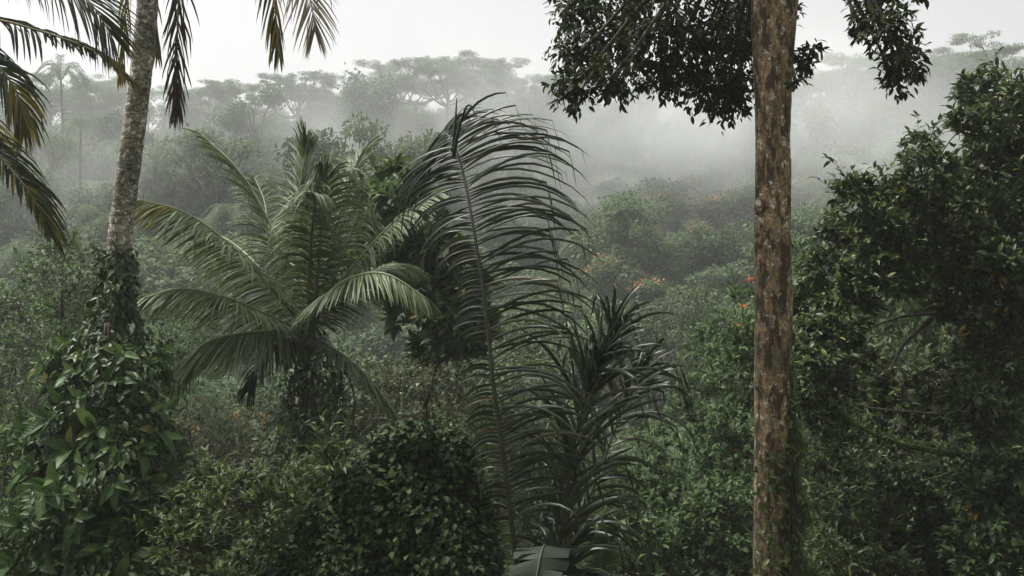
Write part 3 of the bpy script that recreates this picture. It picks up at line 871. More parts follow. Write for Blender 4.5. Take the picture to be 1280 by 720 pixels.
# --- climbing vine on the palm's foot
def climbing_vine():
    base = base_at(118, 11.6)
    r = empty('climbing_vine', base, 'large leaved climbing vine swallowing the foot of the leaning palm', 'climbing vine')
    ys = np.array((310, 345, 400, 425, 450, 500, 560, 620, 680, 740, 830)); hw = np.array((20, 24, 33, 55, 68, 72, 84, 97, 104, 108, 112))
    cx = np.array((147, 145, 142, 138, 132, 130, 124, 112, 105, 100, 95)); dd = np.array((12.5, 12.5, 12.4, 12.2, 12.0, 11.8, 11.6, 11.4, 11.3, 11.2, 11.1))
    def surf(n, kmin, kmax, ymin=310, ymax=800):
        y = ymin + (ymax - ymin) * rng.random(n)
        w = np.interp(y, ys, hw); keep = rng.random(n) < w / 112 + .12
        y = y[keep]; w = w[keep]; n = len(y)
        d = np.interp(y, ys, dd); c = np.interp(y, ys, cx)
        a = rng.random(n) * 2 * np.pi
        k = kmin + (kmax - kmin) * rng.random(n)
        lump = 1 + .22 * np.sin(y / 19.0 + 2.6 * np.sin(a * 2 + .6)) + .18 * np.sin(a * 3 + y / 29) + .10 * np.sin(y / 7.0 + a * 5)
        R = w / FPX * d * k * lump
        x0 = (c - 640) / FPX * d
        p = np.stack([x0 + R * np.sin(a), d - R * np.cos(a) * .9, CAM_Z + (360 - y) / FPX * d], -1)
        o = np.stack([np.sin(a), -np.cos(a), np.zeros(n)], -1)
        return p, o, y
    # whorls of large leaves
    tips, o, y = surf(300, .72, 1.08, 425)
    P, F, U, Ln = whorls(tips, o + UP * .35, 6, .255, 1.1, .12, .9)
    Ln = Ln * np.tile(.65 + .6 * rng.random(len(tips)), 6)
    foliage(r, base, LEAF_LARGE, M['vine_big'], P, F, U * .5 + np.repeat(o[None], 6, 0).reshape(-1, 3) * .6, Ln, 300, 'foliage')
    p, o, y = surf(12000, .6, .97)
    F = o * .6 - UP * .6 + .5 * rng.normal(size=p.shape)
    foliage(r, base, LEAF_MED, M['vine_small'], p, F, o + UP * .6 + .3 * rng.normal(size=p.shape), .085 + .07 * rng.random(len(p)), 0, 'small_foliage')
    b = Buf()
    for k in range(26):
        q, o, y = surf(1, .95, 1.08, 330, 560)
        while not len(q): q, o, y = surf(1, .95, 1.08, 330, 560)
        L = .5 + 1.0 * rng.random(); s1 = rng.normal() * .12
        tube(b, spline([q[0], q[0] + o[0] * .06 - UP * L * .4 + np.array((s1, 0, 0)), q[0] + o[0] * .10 - UP * L], 12), .007, 4)
    for k in range(7):
        a = rng.random() * 6.3
        pts = [px(118 + 3 * j + 50 * math.cos(a + j * .5) * (1 - j * .15), 800 - j * 66, 12.1 - .2 * math.sin(a + j * .5)) for j in range(7)]
        tube(b, spline(pts, 30), .018, 6)
    link_mesh('stem', b.mesh('stem', M['stem'], True, base), r)
climbing_vine()

# --- pale green coconut palm in the middle distance, left of centre
def mid_palm():
    base = base_at(382, 17.4)
    r = empty('coconut_palm', base, 'bushy young coconut palm with wide arching fronds left of the big frond', 'palm')
    b = Buf()
    tube(b, spline([base - UP * .3] + Q3([(380, 640, 17.4), (384, 520, 17.2), (388, 425, 17.0)]), 60), np.linspace(.26, .2, 60), 14)
    link_mesh('trunk', b.mesh('trunk', M['palm_bark'], True, base), r)
    kw = dict(width=.034, mat=M['palm'], rmat=M['rachis'], r0=.045)
    c = (387, 420, 17.0)
    def F(pts, hint, n=70, L=.62, **k):
        L *= 1.18
        n = int(n * 1.55)
        a = dict(kw); a.update(k)
        frond(r, base, Q3([c] + pts), hint, n, L, **a)
    F([(372, 370, 17.3), (340, 285, 17.8), (300, 215, 18.2), (252, 168, 18.6)], (.5, .2, .8), L=.66, droop=.14, hang=.30, a0=1.0, a1=.5)
    F([(352, 375, 16.4), (300, 318, 15.8), (235, 268, 15.3), (172, 249, 15.0)], (0, .1, 1), 84, .66, droop=.14, hang=.38, tipmat=M['palm_yellow'], tip_from=.75, tip_share=.4)
    F([(345, 400, 16.2), (290, 375, 15.4), (230, 361, 15.0), (180, 372, 14.8)], (0, .3, 1), 70, .55, droop=.12, hang=.40)
    F([(352, 414, 16.2), (305, 417, 15.6), (255, 430, 15.2), (205, 478, 15.0)], (.2, .5, .8), 80, .74, droop=.12, hang=.42, a0=.95, a1=.4)
    F([(380, 340, 17.2), (374, 260, 17.5), (380, 205, 17.7), (384, 176, 17.6)], (-.7, -.6, .1), 70, .62, droop=.20, a0=.7, a1=.35)
    F([(396, 350, 16.6), (402, 275, 16.4), (408, 225, 16.0), (398, 205, 15.6)], (.4, -.8, .2), 70, .72, droop=.36, a0=.8, a1=.4)
    F([(404, 350, 17.5), (424, 265, 18.0), (440, 215, 18.4), (462, 180, 18.8)], (-.6, -.5, .4), 64, .62, droop=.2, a0=.8, a1=.4)
    F([(410, 365, 17.6), (440, 290, 17.8), (455, 250, 17.6), (452, 226, 17.2)], (-.3, -.7, .5), 60, .62, droop=.40)
    F([(412, 372, 16.5), (455, 318, 16.2), (498, 272, 16.0), (545, 240, 15.9)], (-.3, -.3, 1), 76, .62, droop=.16, hang=.28)
    F([(398, 385, 16.0), (430, 352, 15.3), (480, 342, 14.9), (535, 374, 14.6)], (0, -.1, 1), 76, .58, droop=.16, hang=.34, mat=M['palm'])
    F([(410, 432, 16.4), (450, 462, 16.0), (482, 500, 15.8), (512, 545, 15.7)], (.5, .2, .8), 60, .55, droop=.12, hang=.3)
    F([(370, 370, 18.0), (340, 300, 18.6), (330, 250, 19.2), (318, 222, 19.6)], (.4, -.5, .7), 60, .62, droop=.32)
    F([(366, 385, 17.8), (320, 330, 18.6), (285, 300, 19.4), (262, 292, 20.0)], (.1, 0, 1), 60, .62, droop=.35)
    F([(412, 390, 17.8), (452, 350, 18.4), (492, 330, 18.9), (520, 338, 19.2)], (0, 0, 1), 60, .6, droop=.35)
    F([(386, 350, 16.6), (390, 290, 16.2), (394, 250, 15.6), (388, 240, 15.0)], (.1, -1, .3), 60, .62, droop=.45)
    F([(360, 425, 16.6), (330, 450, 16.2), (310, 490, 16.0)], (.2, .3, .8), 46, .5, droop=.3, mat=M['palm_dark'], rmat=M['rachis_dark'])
    # ivy over its stem
    v = empty('ivy_vine', base_at(386, 16.7), 'dark ivy hanging around the stem of the bushy palm', 'ivy')
    vb = base_at(386, 16.7)
    P, Fw, U, Ln = blob_leaves(B3([(388, 425, 20, 22), (374, 450, 24, 22), (402, 466, 26, 26), (360, 484, 20, 24), (416, 500, 18, 24), (384, 500, 30, 34), (424, 540, 20, 20), (366, 530, 26, 30), (342, 556, 18, 18), (396, 545, 30, 34), (366, 590, 44, 34), (424, 590, 36, 34), (330, 600, 30, 26), (384, 660, 70, 70)], 16.4, .7), 150, .13, .7, .3, .8, .5)
    foliage(v, vb, LEAF_MED, M['vine_small'], P, Fw, U, Ln)
    b = Buf()
    for k in range(9):
        tube(b, spline(Q3([(370 + 5 * k, 430, 16.5), (352 + 10 * k + rng.normal() * 8, 500, 16.4), (350 + 9 * k, 590 + 12 * (k % 3), 16.3)]), 16), .014, 5)
    link_mesh('stem', b.mesh('stem', M['stem'], True, vb), v)
mid_palm()

# --- the big dark frond in the centre and the upright ones right of it
def centre_palm():
    base = base_at(675, 9.2)
    r = empty('feather_palm', base, 'young palm with one huge dark frond standing upright in the centre', 'palm')
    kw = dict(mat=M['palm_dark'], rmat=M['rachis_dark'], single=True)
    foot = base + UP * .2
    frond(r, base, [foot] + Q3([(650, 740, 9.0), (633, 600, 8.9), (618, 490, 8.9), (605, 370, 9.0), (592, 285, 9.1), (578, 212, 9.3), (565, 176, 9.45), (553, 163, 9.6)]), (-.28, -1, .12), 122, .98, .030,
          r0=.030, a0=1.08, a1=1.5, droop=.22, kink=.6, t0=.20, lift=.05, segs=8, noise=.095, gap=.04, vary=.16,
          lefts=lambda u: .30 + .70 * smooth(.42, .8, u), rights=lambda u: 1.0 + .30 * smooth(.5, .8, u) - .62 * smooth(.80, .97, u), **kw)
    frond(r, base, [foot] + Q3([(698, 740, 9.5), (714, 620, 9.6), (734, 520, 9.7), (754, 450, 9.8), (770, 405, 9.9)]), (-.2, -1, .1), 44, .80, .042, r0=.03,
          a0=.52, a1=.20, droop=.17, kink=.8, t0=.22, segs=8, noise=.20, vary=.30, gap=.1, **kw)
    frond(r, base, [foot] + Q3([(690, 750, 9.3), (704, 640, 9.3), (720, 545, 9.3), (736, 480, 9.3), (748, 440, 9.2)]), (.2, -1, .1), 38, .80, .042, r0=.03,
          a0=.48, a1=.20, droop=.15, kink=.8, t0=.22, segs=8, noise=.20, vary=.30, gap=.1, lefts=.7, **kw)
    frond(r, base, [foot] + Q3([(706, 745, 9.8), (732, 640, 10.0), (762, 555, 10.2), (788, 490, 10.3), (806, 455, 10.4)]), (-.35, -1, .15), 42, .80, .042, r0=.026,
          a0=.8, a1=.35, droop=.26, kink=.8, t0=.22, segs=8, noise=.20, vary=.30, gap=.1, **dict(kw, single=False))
    # two unopened spears over the tip of the big frond
    for pts in ([(566, 190, 9.35), (569, 155, 9.35), (571, 122, 9.35)], [(567, 195, 9.3), (574, 160, 9.25), (585, 131, 9.2), (596, 147, 9.15)]):
        b = Buf(); tube(b, spline(Q3(pts), 14), np.linspace(.02, .005, 14), 5)
        link_mesh('spear', b.mesh('spear', M['palm_dark'], True, base), r)
centre_palm()

# --- pale young palm between mound and frond
def small_palm(x, y, d, spec, label, mat='palm', L=.4):
    base = base_at(x, d)
    r = empty('young_palm', base, label, 'palm')
    for pts, hint in spec:
        frond(r, base, [base + UP * .1] + Q3(pts), hint, 40, L, .035, M[mat], M['rachis'], r0=.02, droop=.2, a0=.8, a1=.4)
small_palm(612, 600, 13.2, [([(610, 640, 13.2), (602, 560, 13.2), (592, 490, 13.3)], (.3, -1, .1)), ([(616, 640, 13), (622, 560, 12.9), (632, 510, 12.7)], (-.3, -1, .2)),
                            ([(606, 650, 13), (585, 590, 13), (568, 560, 13)], (.2, -1, .6)), ([(612, 660, 12.8), (606, 600, 12.5), (598, 575, 12.3)], (0, -1, .3))],
           'small pale green palm between the ivy mound and the huge frond')
small_palm(752, 680, 13.5, [([(748, 690, 13.4), (742, 655, 13.2), (722, 640, 13)], (.2, -1, .6)), ([(752, 690, 13.4), (765, 655, 13.2), (780, 648, 13)], (-.2, -1, .6)), ([(750, 700, 13.4), (752, 660, 13), (756, 640, 12.7)], (0, -1, .4))],
           'little yellow green palm low behind the upright dark fronds', 'palm', .3)
small_palm(1150, 480, 19, [([(1140, 520, 19), (1120, 470, 18.6), (1088, 455, 18.2)], (.2, -.5, .8)), ([(1150, 520, 19), (1160, 470, 18.6), (1185, 450, 18.2)], (-.2, -.5, .8)), ([(1148, 520, 19), (1145, 470, 18.6), (1140, 438, 18.2)], (0, -1, .4)), ([(1150, 530, 19), (1125, 510, 18.3), (1100, 520, 17.8)], (0, -.5, .8))],
           'small fan of green palm fronds seen through the gap in the glossy tree', 'palm', .45)

# --- broken banana leaf at the bottom
def banana():
    base = base_at(683, 8.7)
    r = empty('banana_plant', base, 'broad ribbed banana leaf lying across the foot of the huge frond', 'banana plant')
    def leaf(path, wid, tilt):
        n = 60
        mid = spline(path, n)
        T = norm(np.gradient(mid, axis=0)); R = norm(np.array((1, 0, tilt))); Nn = np.cross(R, T)
        buf = Buf(); s = 0.04
        cuts = {-1: [.04], 1: [.04]}
        for side in (-1, 1):
            while cuts[side][-1] < .97: cuts[side].append(min(.98, cuts[side][-1] + .018 + .05 * rng.random()))
            for c0, c1 in zip(cuts[side][:-1], cuts[side][1:]):
                k, m = 5, 9
                ss = np.linspace(c0, c1, k); uu = np.linspace(0, 1, m)
                sag = .05 + .30 * rng.random() ** 2; fw = .05 * rng.normal(); reach = 1 - .14 * rng.random()
                gap = 1 - .30 * uu ** 2 * rng.random()
                mids = (ss - ss.mean())[:, None] * gap[None] + ss.mean()
                f = np.clip(mids * (n - 1), 0, n - 1.001); i0 = f.astype(int); fr = (f - i0)[..., None]
                C = mid[i0] * (1 - fr) + mid[i0 + 1] * fr
                w = wid * np.minimum(1, 3.2 * ss + .3) * np.minimum(1, (1.03 - ss) * 3.2) ** .6 * reach
                X = C + R * (side * uu[None, :, None] * w[:, None, None]) + Nn[i0] * (.05 * uu * (1 - uu))[None, :, None] * .6
                X[..., 2] -= sag * uu[None] ** 2 * w[:, None]
                X[..., 1] += fw * uu[None] ** 2 + .006 * np.sin(np.arange(k) * 3.1)[:, None]
                idx = np.arange(k * m).reshape(k, m)
                buf.add(X.reshape(-1, 3), np.stack([idx[:-1, :-1], idx[:-1, 1:], idx[1:, 1:], idx[1:, :-1]], -1).reshape(-1, 4))
        o = link_mesh('leaf', buf.mesh('leaf', M['banana'], True, base), r)
        b = Buf(); tube(b, mid + np.array((0, -.006, .006)), np.linspace(.012, .005, n), 6)
        link_mesh('midrib', b.mesh('midrib', M['banana_rib'], True, base), o)
    leaf(Q3([(686, 900, 9.25), (690, 760, 9.2), (687, 704, 9.05), (682, 682, 8.85), (676, 694, 8.65), (668, 740, 8.5), (660, 820, 8.4)]), .26, .05)
    leaf(Q3([(686, 900, 9.25), (705, 770, 9.3), (726, 722, 9.2), (748, 712, 9.1), (768, 730, 9.0), (782, 780, 8.95)]), .15, -.25)
    b = Buf(); tube(b, spline([base - UP * .1, base + UP * .35 + np.array((.0, -.05, 0)), px(686, 900, 9.25)], 14), np.linspace(.06, .016, 14), 8)
    link_mesh('stem', b.mesh('stem', M['rachis'], True, base), r)
banana()

# --- tall bare trunk with its canopy at the top of the picture
def canopy_tree():
    base = base_at(966, 11.2)
    r = empty('canopy_tree', base, 'tall straight mottled brown trunk with dark leaves hanging from the top', 'tree')
    n = 300
    pts = [base - UP * .4] + Q3([(963, 760, 11.1), (965, 600, 11.05), (966.5, 400, 11), (966, 250, 11), (966, 140, 11), (967, 60, 11), (968, -30, 11), (970, -160, 11.05), (968, -330, 11.1)])
    C = spline(pts, n)
    yy = 360 - (C[:, 2] - CAM_Z) / 11.0 * FPX
    w = np.interp(yy, (-330, -160, -30, 0, 60, 120, 170, 300, 420, 560, 720, 900), (40, 50, 58, 56.5, 52, 46.5, 43, 43.5, 45, 43.5, 42, 56))
    rad = w / 2 / FPX * 11
    nz = rng.random(8) * 6
    def ring(i, a):
        return (1 + .034 * np.sin(2 * a + i * .045 + nz[0]) + .030 * np.sin(3 * a - i * .083 + nz[1]) + .020 * np.sin(5 * a + i * .19 + nz[2]) + .03 * np.sin(i * .12 + nz[5]) * np.sin(a + i * .05)
                + .010 * np.sin(9 * a + i * .35 + nz[3]) * np.sin(i * .21) + .006 * np.sin(14 * a - i * .6 + nz[4]))
    b = Buf(); tube(b, C, rad, 40, ring)
    # burrs and branch scars
    for (X, Y, s) in ((948, 258, .05), (949, 300, .045), (985, 205, .04), (946, 480, .035), (972, 330, .03), (958, 560, .04)):
        c = px(X, Y, 11 - .12); d = sphere_dirs(1)
        th, ph = np.meshgrid(np.linspace(0, np.pi, 7), np.linspace(0, 2 * np.pi, 10, endpoint=False), indexing='ij')
        S = np.stack([np.sin(th) * np.cos(ph) * s, np.sin(th) * np.sin(ph) * s * .9, np.cos(th) * s * 1.9], -1) * (1 + .12 * rng.normal(size=th.shape))[..., None] + c
        idx = np.arange(70).reshape(7, 10)
        b.add(S.reshape(-1, 3), np.stack([idx[:-1], idx[1:], np.roll(idx[1:], -1, 1), np.roll(idx[:-1], -1, 1)], -1).reshape(-1, 4))
    link_mesh('trunk', b.mesh('trunk', M['trunk_bark'], True, base), r)
    left = [(728, 12, 42, 34), (722, 70, 38, 36), (716, 112, 30, 30), (772, 50, 52, 48), (768, 100, 40, 30), (826, 40, 58, 50), (832, 92, 46, 34), (880, 50, 50, 48, 11.6), (878, 108, 40, 34, 11.7), (906, 128, 30, 30, 12.0),
            (920, 60, 38, 54, 12.3), (922, 112, 24, 38, 12.2), (770, -30, 70, 40), (860, -40, 80, 45), (700, -25, 20, 12), (945, 20, 50, 50, 12.2)]
    right = [(1000, 78, 22, 22), (1016, 62, 14, 14), (996, 100, 14, 10), (1095, -5, 32, 36), (1108, 40, 34, 34), (1128, 70, 28, 30), (1120, 100, 20, 22), (1146, 90, 13, 16), (1080, -50, 50, 40), (1075, 30, 16, 20), (1150, -6, 12, 7)]
    Bl, Br = B3(left, 11.0, .9), B3(right, 10.8, .5)
    tips, d = blob_tips(Bl + Br, 58, .7, .8)
    P, F, U, Ln = whorls(tips, d * .8 - UP * .35, 5, .098, 1.0, .3, .6)
    p2, f2, u2, l2 = blob_leaves(Bl + Br, 170, .092, .55, .75, .7, .8)
    P, F, U, Ln = (np.concatenate(t) for t in ((P, p2), (F, f2), (U, u2), (Ln, l2)))
    foliage(r, base, LEAF_MED, M['canopy'], P, F, U, Ln, 300)
    bb = Buf()
    fork = px(968, -120, 11.05)
    for c, rr in Bl + Br[3:]:
        m = (fork + c) / 2 + UP * .28
        tube(bb, spline([fork, m, c], 14), np.linspace(.055, .012, 14), 6)
        for k in range(7):
            e = c + sphere_dirs(1)[0] * rr * .95
            tube(bb, spline([m * .25 + c * .75, (c + e) / 2 - UP * .02, e], 6), np.linspace(.012, .004, 6), 4)
    for c, rr in Br[:3]:
        tube(bb, spline([px(975, 40, 11.2), (px(985, 62, 11.1)), c], 10), np.linspace(.02, .006, 10), 5)
    link_mesh('branch', bb.mesh('branch', M['branch_bark'], True, base), r)
    # ivy climbing its right side
    vb = base_at(992, 11.0)
    v = empty('ivy_vine', vb, 'green ivy climbing the right side of the mottled brown trunk', 'ivy')
    m = 1900
    y = 430 + 330 * rng.random(m) ** .75
    sp = np.interp(y, (430, 560, 720), (5, 20, 34))
    x = 986 + sp * (rng.random(m) ** 1.3) * (1 + .4 * np.sin(y / 14)) - 5
    extra = rng.random(m) < .14
    x = np.where(extra, 944 + 48 * rng.random(m), x)
    keep = ~extra | (y > 560)
    d = 11 - .12 + .25 * rng.random(m); d = np.where(extra, 11 - .215 - .02 * rng.random(m) + ((x - 966) / 22) ** 2 * .12, d)
    p = np.array([px(*t) for t in zip(x, y, d)])[keep]
    o = np.stack([.5 + 0 * p[:, 0], -np.ones(len(p)), .2 + 0 * p[:, 0]], -1)
    foliage(v, vb, LEAF_MED, M['shrub'], p, o * .4 - UP * .7 + .6 * rng.normal(size=p.shape), o + .5 * UP + .3 * rng.normal(size=p.shape), .06 + .07 * rng.random(len(p)), 200)
    b = Buf()
    for k in range(4):
        tube(b, spline(Q3([(990 + 3 * k, 800, 10.9), (987 + 4 * k, 640, 10.86), (989 + 2 * k, 520, 10.9), (988, 440 + 20 * k, 10.93)]), 20), .007, 5)
    link_mesh('stem', b.mesh('stem', M['stem'], True, vb), v)
canopy_tree()

# --- generic leafy plant built from lumps
def leafy(name, label, cat, x, d, lumps, mat, leaf, per_area, n_leaf=7, tmpl=LEAF_MED, d0=None, dv=.6, single=0, under=.45, shell=.5, droop=.4, spread=.95, up=.35,
          twig=.010, stem_r=.05, bark='branch_bark', group=None, rz=1.0, stems=1, spray=0):
    base = base_at(x, d)
    r = empty(name, base, label, cat, group)
    Bl = B3(lumps, d0 or d, dv, rz)
    tips, dr = blob_tips(Bl, per_area, under, shell)
    P, F, U, Ln = whorls(tips, dr + UP * up, n_leaf, leaf, spread, .2, droop)
    b = Buf()
    if spray:
        tb_ = Buf()
        p2, f2, u2, l2 = shoots(tb_, Bl, spray, leaf * 3.6, leaf * 1.05)
        tag(link_mesh('twig', tb_.mesh('twig', M['stem'], False, base), r), kind='stuff')
        P, F, U, Ln = (np.concatenate(t) for t in ((P, p2), (F, f2), (U, u2), (Ln, l2)))
    foliage(r, base, tmpl, M[mat], P, F, U, Ln, single)
    top = np.mean([c for c, rr in Bl], axis=0)
    fork = base * .45 + top * .55
    nodes = []
    for k in range(stems):
        o = np.array((rng.normal() * .15, rng.normal() * .15, 0)) * (stems > 1)
        C = spline([base - UP * .2 + o, (base + fork) / 2 + o * 2, fork + o * 2.5], 12)
        tube(b, C, np.linspace(stem_r, stem_r * .6, 12), 8)
        nodes += [(q, stem_r * .5, UP) for q in C[5:]]
    # each lump's bough leaves the nearest bough already grown
    for c, rr in sorted(Bl, key=lambda e: np.linalg.norm(e[0] - fork)):
        q, rq, dq = min(nodes, key=lambda e: np.linalg.norm(e[0] - c) + .25 * (e[0][2] > c[2]))
        L = np.linalg.norm(c - q)
        m = (q + c) / 2 + dq * L * .12 + rng.normal(size=3) * L * .09
        C = spline([q, m, c], 10)
        r1 = max(twig, rq * .62)
        tube(b, C, np.linspace(min(rq, r1 * 1.25), r1 * .7, 10), 6)
        nodes += [(C[j], r1 * .8, norm(C[j] - C[j - 1])) for j in (5, 9)]
        for k in range(8):
            e = c + sphere_dirs(1)[0] * rr * .95
            s0 = C[int(rng.integers(5, 10))]
            tube(b, spline([s0, (s0 + e) / 2 + rng.normal(size=3) * .03, e], 5), np.linspace(twig * .7, twig * .25, 5), 4)
    link_mesh('trunk' if cat == 'tree' else 'stem', b.mesh('stem', M[bark], True, base), r)
    return r, base

# glossy dark tree on the right
gt, gbase = leafy('glossy_tree', 'dense dark glossy leaved tree filling the right side with a mossy branch', 'tree', 1330, 14.6,
      [(1228, 118, 36, 30), (1262, 150, 38, 40), (1222, 158, 32, 26), (1240, 190, 34, 22), (1285, 110, 20, 20), (1290, 190, 40, 40), (1152, 190, 22, 22), (1160, 222, 36, 32), (1196, 236, 34, 30), (1128, 250, 36, 30), (1215, 262, 36, 34), (1260, 250, 40, 40),
       (1068, 240, 22, 20), (1066, 268, 30, 26), (1046, 300, 26, 26), (1096, 296, 40, 32), (1150, 290, 44, 36), (1206, 306, 42, 36), (1260, 310, 44, 42), (1036, 338, 32, 30), (1088, 346, 42, 32), (1144, 346, 42, 30), (1204, 352, 42, 32), (1264, 368, 42, 36),
       (1018, 380, 30, 32), (1060, 384, 34, 26), (1020, 425, 28, 34), (1052, 430, 26, 26), (1012, 470, 24, 34), (1240, 410, 36, 30), (1276, 430, 32, 40), (1226, 452, 30, 28), (1262, 480, 40, 32), (1214, 500, 34, 24), (1040, 490, 28, 28), (1180, 385, 26, 16), (1246, 535, 34, 24), (1285, 540, 34, 34), (1120, 330, 34, 30), (1176, 262, 32, 28), (1236, 212, 34, 28), (1236, 330, 34, 30), (1112, 268, 30, 26), (1290, 250, 40, 50), (1290, 380, 30, 50), (1000, 420, 20, 30), (1036, 520, 26, 26), (1006, 510, 20, 26)],
      'glossy', .128, 92, 8, LEAF_MED, 14.2, 1.0, 300, stem_r=.16, twig=.012, spread=1.0, spray=150)
b = Buf()
for pts, r0 in ((Q3([(1330, 600, 14.5), (1280, 577, 14.2), (1220, 572, 13.9), (1160, 562, 13.7), (1100, 546, 13.5), (1040, 512, 13.4)]), .075), (Q3([(1215, 572, 13.9), (1190, 590, 13.8), (1150, 602, 13.7)]), .03), (Q3([(1110, 550, 13.5), (1080, 575, 13.4), (1050, 590, 13.3)]), .025)):
    tube(b, spline(pts, 40), np.linspace(r0, r0 * .3, 40), 9, lambda i, a: 1 + .14 * np.sin(3 * a + i * .5) + .1 * np.sin(5 * a - i * .9))
mb = link_mesh('branch', b.mesh('branch', M['moss'], True, gbase), gt); mb['label'] = 'low mossy branch reaching left'
p = np.array([c + rng.normal(size=3) * .05 + UP * .05 for c in spline(Q3([(1280, 577, 14.2), (1220, 572, 13.9), (1160, 562, 13.7), (1100, 546, 13.5), (1040, 512, 13.4)]), 700)])
bb = Buf(); scatter(bb, LEAF_TINY, p, rng.normal(size=p.shape) + UP * .3, UP + rng.normal(size=p.shape) * .4, .05)
mo = link_mesh('moss', bb.mesh('moss', M['shrub'], False, gbase), mb); mo['kind'] = 'stuff'
b = Buf()
for pts in (Q3([(1290, 470, 14.6), (1200, 402, 14.2), (1140, 394, 14.0), (1080, 411, 13.8)]), Q3([(1290, 400, 14.6), (1230, 330, 14.3), (1180, 270, 14.2), (1156, 215, 14.2)]), Q3([(1165, 398, 14.1), (1130, 430, 14), (1110, 470, 13.9)]), Q3([(1300, 300, 14.6), (1270, 220, 14.4), (1240, 140, 14.4)])):
    tube(b, spline(pts, 24), np.linspace(.045, .012, 24), 7)
link_mesh('branch', b.mesh('branch', M['branch_bark'], True, gbase), gt)

# dark shrubs under it
leafy('dark_shrub', 'dark leafy shrub under the mossy branch beside the brown trunk', 'shrub', 1070, 14.5, [(1020, 560, 30, 40), (1050, 620, 44, 44), (1030, 690, 46, 50), (1090, 660, 44, 44), (1080, 720, 60, 40), (1060, 560, 24, 26)], 'mid_dark', .13, 55, 7, LEAF_NARROW, 14.0, .5, 80, stem_r=.04, stems=3, spray=50)
leafy('dark_shrub', 'broad dark shrub below the middle of the mossy branch', 'shrub', 1160, 15.5, [(1110, 610, 36, 32), (1150, 650, 50, 44), (1130, 710, 56, 44), (1190, 620, 40, 36), (1200, 690, 50, 46)], 'vine_small', .14, 55, 7, LEAF_MED, 15.0, .5, 60, stem_r=.04, stems=3, spray=50)
leafy('dark_shrub', 'darkest shrub in the lower corner under the glossy tree', 'shrub', 1270, 13.5, [(1240, 610, 40, 34), (1275, 650, 44, 44), (1230, 690, 48, 44), (1290, 710, 50, 50), (1270, 590, 34, 26)], 'vine_small', .14, 55, 7, LEAF_MED, 13.2, .4, 60, stem_r=.04, stems=3, spray=50)

leafy('dark_shrub', 'tall dark shrub filling the hollow over the mossy branch', 'shrub', 1140, 16.4, [(1090, 480, 30, 30), (1130, 500, 40, 30), (1170, 470, 30, 30), (1110, 540, 44, 34), (1180, 530, 40, 34), (1200, 460, 24, 26), (1080, 450, 20, 22)], 'mid_dark', .15, 40, 7, LEAF_MED, 16.2, .5, 60, stem_r=.04, stems=3, spray=50)

# bright feathery tree behind the brown trunk, with orange flowers
tt, tb = leafy('tulip_tree', 'fresh green tree behind the brown trunk carrying a few orange flowers', 'tree', 915, 19.5,
      [(930, 372, 22, 14), (906, 410, 34, 18), (938, 420, 30, 22), (890, 446, 38, 20), (925, 466, 40, 26), (880, 488, 40, 22), (868, 520, 30, 20), (920, 520, 44, 30), (1000, 312, 18, 18), (1006, 345, 20, 24), (1000, 390, 24, 28), (960, 450, 40, 40), (886, 556, 38, 24), (925, 580, 46, 34), (868, 600, 34, 30)],
      'mid_leaf', .15, 46, 8, LEAF_NARROW, 18.6, .9, 150, stem_r=.11, spray=70, under=.3, droop=.5, up=.1)
for k, (X, Y, d) in enumerate(((937, 350, 17.9), (930, 384, 17.9), (921, 408, 18.0), (918, 563, 18.0))):
    b = Buf(); c = px(X, Y, d); n = 16
    dirs = norm(sphere_dirs(n) * np.array((1, 1, .5)) + UP * .35)
    scatter(b, LEAF_MED, np.repeat(c[None], n, 0) + dirs * .02, dirs, UP + .4 * rng.normal(size=(n, 3)), .075 if k < 2 else .05)
    link_mesh('flower', b.mesh('flower', M['flower'], False, tb), tt)
leafy('green_shrub', 'bright green shrub low to the left of the brown trunk', 'shrub', 880, 17.2, [(850, 660, 36, 30), (890, 640, 40, 30), (925, 670, 40, 40), (870, 705, 50, 40), (930, 730, 50, 40), (835, 700, 34, 34), (915, 620, 30, 24)], 'mid_leaf', .13, 46, 7, LEAF_MED, 16.8, .5, 60, stem_r=.03, stems=3, spray=60)
leafy('green_shrub', 'yellowish shrub behind the upright dark fronds at the bottom', 'shrub', 790, 16.2, [(770, 610, 34, 28), (800, 640, 40, 34), (760, 670, 40, 36), (810, 700, 46, 40), (775, 720, 50, 36), (830, 610, 26, 22), (820, 560, 22, 30)], 'mid_leaf', .12, 46, 7, LEAF_MED, 15.8, .5, 60, stem_r=.03, stems=3, spray=60)

